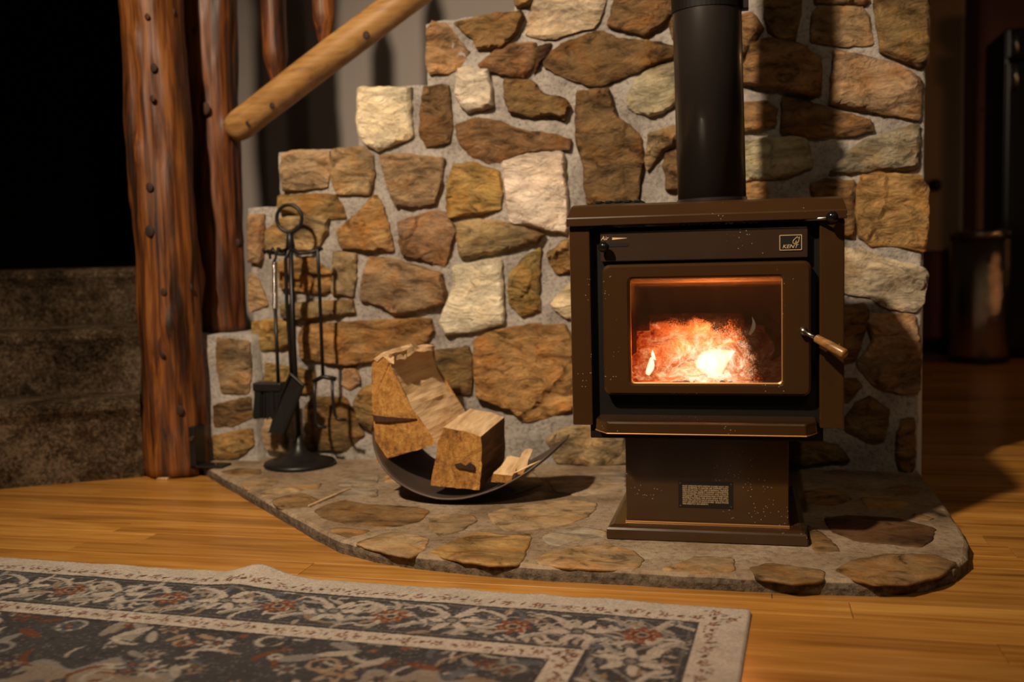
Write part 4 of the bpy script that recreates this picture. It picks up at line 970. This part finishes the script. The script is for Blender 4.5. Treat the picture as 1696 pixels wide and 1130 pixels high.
colr[band] = DARK; colr[field] = DARK
def put(mask, c, a=1.0): colr[mask] = colr[mask]*(1-a)+c*a
def local(cu, cv, ang, r_):
    su = np.abs(us-cu) < r_; sv = np.abs(vs_-cv) < r_
    i0, i1 = np.argmax(sv), len(sv)-np.argmax(sv[::-1]); j0, j1 = np.argmax(su), len(su)-np.argmax(su[::-1])
    if not sv.any() or not su.any(): return None
    s = np.s_[i0:i1, j0:j1]; x = U[s]-cu; y = V2[s]-cv; ca, sa = math.cos(ang), math.sin(ang)
    return s, x*ca+y*sa, -x*sa+y*ca
def stamp(cu, cv, ang, r_, fn, c, region=None, a=1.0):
    q = local(cu, cv, ang, r_)
    if q is None: return
    s, x, y = q; m_ = fn(x, y)
    if region is not None: m_ &= region[s]
    sub = colr[s]; sub[m_] = sub[m_]*(1-a)+c*a
def ell(a, c): return lambda x, y: (x/a)**2+(y/c)**2 < 1
def petal(r_, k, deep, ph=0.0):
    return lambda x, y: np.hypot(x, y) < r_*(1-deep*0.5*(1-np.cos(k*np.arctan2(y, x)+ph)))
def crescent(a, c, off): return lambda x, y: ((x/a)**2+(y/c)**2 < 1) & (((x)/(a*1.05))**2+((y-off)/(c*0.95))**2 > 1)
def ringf(r_, w_): return lambda x, y: np.abs(np.hypot(x, y)-r_) < w_
rg = random.Random(12)
def run_band(along_u, L):
    mid = (w1+w2)/2; k = 0
    def at(s, t_): return (s, t_) if along_u else (t_, s)
    ang0 = 0 if along_u else math.pi/2
    sgrid = np.arange(0.10, L, 0.0025)
    for s in sgrid:                                                    # vine
        t_ = mid+0.036*math.sin(2*math.pi*s/0.228); stamp(*at(s, t_), 0, 0.008, ell(.0035, .0035), GREY, band)
    s = 0.165
    while s < L:
        for j in range(30):                                            # leaves and curls
            ds = rg.uniform(-.105, .105); dt = rg.uniform(-.068, .068); a_ = rg.uniform(0, 6.28); q = at(s+ds, mid+dt)
            ty = rg.random(); cc_ = CREAM*rg.uniform(.55, .95) if ty < .72 else (BLUE if ty < .88 else TAN*.8)
            sz = rg.uniform(.012, .027)
            stamp(*q, a_, .04, crescent(sz, sz*.55, sz*.35) if rg.random() < .6 else ell(sz*.8, sz*.26), cc_, band)
        red = (k % 2 == 0); q = at(s, mid+rg.uniform(-.006, .006))
        if red:
            stamp(*q, 0, .05, petal(.036, 8, .35), RUST*1.05, band); stamp(*q, 0, .05, petal(.024, 8, .3, 1.5), TAN, band); stamp(*q, 0, .05, ringf(.016, .003), RUST*.7, band); stamp(*q, 0, .05, ell(.008, .008), DARK, band)
        else:
            stamp(*q, ang0+0.2, .07, petal(.056, 6, .78), CREAM*.92, band); stamp(*q, 0, .05, petal(.020, 6, .4), GREY, band); stamp(*q, 0, .05, ringf(.011, .0025), DARK, band)
        for sg in (-1, 1):
            stamp(*at(s+sg*.058, mid+sg*.040), ang0+sg*0.5, .06, crescent(.040, .018, .010), CREAM*.85, band)
            stamp(*at(s+sg*.056, mid-sg*.042), ang0-sg*0.6, .06, crescent(.032, .014, .008), GREY*1.3, band)
        s += 0.114; k += 1
run_band(True, 2.4); run_band(False, 1.7)
def flowers(lo_, L, along_u, reg):
    s = 0.03; k = 0
    while s < L:
        q = (s, lo_) if along_u else (lo_, s); c_ = RUST*rg.uniform(.7, 1.1)
        if k % 2 == 0:
            stamp(*q, rg.random(), .02, petal(.0115, 5, .6), c_, reg); stamp(*q, 0, .02, ell(.003, .003), CREAM, reg)
        else:
            stamp(*q, rg.uniform(0, 3), .02, ell(.008, .0032), c_*.7, reg)
        for _ in range(3):
            o_ = rg.uniform(-.018, .018); q2 = (s+rg.uniform(-.02, .02), lo_+o_) if along_u else (lo_+o_, s+rg.uniform(-.02, .02))
            stamp(*q2, rg.uniform(0, 3), .02, ell(rg.uniform(.004, .007), .0018), np.array((.16, .09, .07)), reg)
        s += 0.029; k += 1
outer = e_ < w1-0.006; inner = (e_ > w2+.004) & (e_ < w3-.004)
flowers(0.060, 2.4, True, outer); flowers(0.060, 1.7, False, outer); flowers((w2+w3)/2, 2.4, True, inner); flowers((w2+w3)/2, 1.7, False, inner)
for q in (w1, w2, w3): put(np.abs(e_-q) < 0.0028, DARK*0.8)
for q in (w1+.009, w2-.009): put(np.abs(e_-q) < 0.0016, GREY, .5)
# field: palmettes, leaves and pale corner medallions on charcoal
for cu, cv, r_ in ((0.47, 0.52, .15), (1.62, 0.36, .20), (0.98, 0.66, .22), (2.1, 0.8, .3), (1.4, 1.1, .3), (0.7, 1.0, .25)):
    stamp(cu, cv, .3, r_*1.3, petal(r_, 10, .25), GREY*1.15, field); stamp(cu, cv, .3, r_*1.3, petal(r_*.93, 10, .25), TAN*.9, field, .55); stamp(cu, cv, .3, r_, petal(r_*.62, 8, .35), DARK*1.2, field)
for i in range(1900):
    cu = rg.uniform(.28, 2.4); cv = rg.uniform(.28, 1.65); a_ = rg.choice((0, .5, 1.0, 1.57, 2.2, 2.8))+rg.uniform(-.2, .2); ty = rg.random(); sz = rg.uniform(.014, .042)
    cc_ = rg.choice((CREAM*.85, CREAM*.75, TAN, GREY*1.2, TAN*.8, BLUE, DARK*.8, DARK*.7, RUST*.8, CREAM*.6))
    fn = crescent(sz, sz*.5, sz*.3) if ty < .35 else (petal(sz, 6, .6) if ty < .55 else (ell(sz, sz*.33) if ty < .85 else ringf(sz*.6, .004)))
    stamp(cu, cv, a_, .07, fn, cc_, field, .9)
    if .35 <= ty < .55: stamp(cu, cv, a_, .05, petal(sz*.5, 6, .4), DARK, field); stamp(cu, cv, a_, .05, ell(sz*.2, sz*.2), RUST, field)
nz = np.random.RandomState(2).uniform(.82, 1.12, U.shape); colr *= nz[..., None]
worn = np.random.RandomState(3).uniform(0, 1, U.shape) < .05; colr[worn] = colr[worn]*.6+CREAM*.28
VV = np.zeros(U.shape+(3,))
wav = np.zeros(len(us))
for i, u_ in enumerate(us): wav[i] = 0.010*noise.noise(Vector((u_*5.5, 1.3, 0)))+0.004*noise.noise(Vector((u_*14, 7.3, 0)))-0.012*math.exp(-((u_-0.985)/0.05)**2)
fall = np.exp(-vs_/0.10)
hh = np.zeros(U.shape)
for j, v_ in enumerate(vs_):
    Vj = v_+wav*fall[j]
    VV[j, :, 0] = ro.x+eu.x*us+ev.x*Vj; VV[j, :, 1] = ro.y+eu.y*us+ev.y*Vj
    hh[j] = 0.009+0.012*np.exp(-((us-0.985)/0.055)**2)*math.exp(-(v_/0.07)**2)+0.004*np.abs(wav/0.010)*math.exp(-v_/0.06)
VV[..., 2] = hh+np.random.RandomState(8).uniform(-.0006, .0006, U.shape)
edge_r = (U < 1e-6) | (V2 < 1e-6); VV[..., 2][edge_r] = 0.0015
ny_, nx_ = U.shape; idx = np.arange(ny_*nx_).reshape(ny_, nx_)
F4 = np.stack([idx[:-1, :-1], idx[:-1, 1:], idx[1:, 1:], idx[1:, :-1]], -1).reshape(-1, 4)
me = bpy.data.meshes.new('rug'); me.vertices.add(ny_*nx_); me.vertices.foreach_set('co', VV.reshape(-1)); me.loops.add(F4.size); me.loops.foreach_set('vertex_index', F4.reshape(-1).astype(np.int32))
me.polygons.add(len(F4)); me.polygons.foreach_set('loop_start', np.arange(0, F4.size, 4, dtype=np.int32)); me.polygons.foreach_set('loop_total', np.full(len(F4), 4, np.int32)); me.update(); me.validate()
ca_ = me.color_attributes.new('weave', 'FLOAT_COLOR', 'POINT'); ca_.data.foreach_set('color', np.concatenate([colr, np.ones(U.shape+(1,))], -1).reshape(-1).astype(np.float32))
rug = link('rug', me, 'rug_wool', org=(ro.x-1.0, ro.y-0.8, 0), smooth=True); me.flip_normals()
tag(rug, 'cream and charcoal patterned area rug with floral border on the floor', 'rug')

# ================================================================== FAR ROOM AT THE RIGHT
YK = 6.70
cl, cr = ony(1500, 300, YK).x, ony(1577, 300, YK).x; zc = ony(1560, 415, YK).z
cb = thing('tall_cabinet', ((cl+cr)/2, YK-0.2, 0), 'tall beige cupboard with black round knob in the dim far room', 'cupboard')
link('body', bx(cl, cr+0.01, YK-0.30, YK+0.04, 0.08, 2.5), 'dark_trim', cb)
dd = link('upper_door', bx(cl, cr, YK-0.325, YK-0.30, zc, 2.45, 0.003), 'door_paint', cb)
kp = ony(1548, 307, YK-0.34); b = NB(); ball(b, (kp.x, YK-0.355, kp.z), 0.036, 20); tube(b, [(kp.x, YK-0.35, kp.z), (kp.x, YK-0.32, kp.z)], 0.012, 10); link('knob', b, 'knob_black', dd, smooth=True)
link('lower_door', bx(cl, cr, YK-0.325, YK-0.30, 0.10, zc-0.01, 0.003), 'brown_wall', cb)
link('toe_kick', bx(cl, cr, YK-0.28, YK+0.03, 0.001, 0.08), 'black_gloss', cb)
x0, x1 = ony(1580, 300, YK).x, ony(1591, 300, YK).x
tag(link('trim_2', bx(x0, x1, YK-0.02, YK+0.045, 0.0, 2.9, 0.004), 'dark_trim', org=((x0+x1)/2, YK, 0)), kind='structure', label='dark wooden door casing in the far room')
s0, s1 = ony(1616, 195, YK+0.04), ony(1648, 165, YK+0.04)
sw = thing('light_switch', ((s0.x+s1.x)/2, YK+0.05, s0.z), 'double light switch plate on the dim reddish wall', 'switch')
link('plate', bx(s0.x, s1.x, YK+0.040, YK+0.0495, s0.z, s1.z, 0.002), 'brown_wall', sw)
for k in (0.3, 0.7): link('toggle', bx(s0.x+(s1.x-s0.x)*k-0.008, s0.x+(s1.x-s0.x)*k+0.008, YK+0.028, YK+0.04, s0.z+0.04, s1.z-0.04, 0.002), 'dark_trim', sw)
fx = ony(1664, 300, 6.115).x
fr = thing('refrigerator', (fx+0.4, 6.3, 0), 'black refrigerator at the dark right edge of the far room', 'refrigerator')
zs = ony(1680, 99, 6.115).z
link('cabinet_body', bx(fx, fx+0.80, 6.16, 6.66, 0.02, 1.80, 0.02), 'black_gloss', fr)
for z0, z1 in ((0.06, zs-0.006), (zs+0.006, 1.79)):
    dr_ = link('door', bx(fx+0.004, fx+0.796, 6.115, 6.158, z0, z1, 0.012), 'black_gloss', fr)
    hz0, hz1 = (zs-0.16, zs-0.02) if z0 < 0.5 else (zs+0.02, min(1.76, zs+0.22)); hx = ony(1684, 60, 6.08).x
    b = NB(); tube(b, [(hx, 6.115, hz0), (hx, 6.08, hz0+0.02), (hx, 6.08, hz1-0.02), (hx, 6.115, hz1)], 0.012, 8); link('handle', b, 'steel', dr_, smooth=True)
tb = onz(1630, 604, 0); rT = 0.150; zt = ony(1640, 380, tb.y).z
tc_ = thing('trash_can', (tb.x, tb.y+rT, 0), 'round stainless steel pedal bin standing on the far wood floor', 'bin')
link('body', lathe(NB(), [(0, 0.03), (rT-0.004, 0.03), (rT, 0.034), (rT, zt-0.045), (0, zt-0.045)], tb.x, tb.y+rT, 48), 'stainless', tc_, smooth=True)
link('base_ring', lathe(NB(), [(0, 0.001), (rT+0.004, 0.001), (rT+0.004, 0.032), (0, 0.032)], tb.x, tb.y+rT, 48), 'black_gloss', tc_)
link('lid', lathe(NB(), [(0, zt-0.044), (rT+0.005, zt-0.044), (rT+0.006, zt-0.02), (rT-0.005, zt-0.006), (rT*0.6, zt), (0, zt+0.002)], tb.x, tb.y+rT, 48), 'stainless', tc_, smooth=True)
link('pedal', bx(tb.x-0.03, tb.x+0.03, tb.y-0.045, tb.y+0.01, 0.012, 0.022, 0.003), 'black_gloss', tc_)

# long thin straw of wood lying on the hearth
p0 = onz(511, 838, HZ+0.005); p1 = onz(581, 808, HZ+0.005)
b = NB(); tube(b, [p0, p0.lerp(p1, .5), p1], [.0016, .0026, .0012], 6); tag(link('wood_splinter', b, 'split_wood', org=p0), 'long thin wood splinter lying on the hearth beside the tool stand', 'splinter')
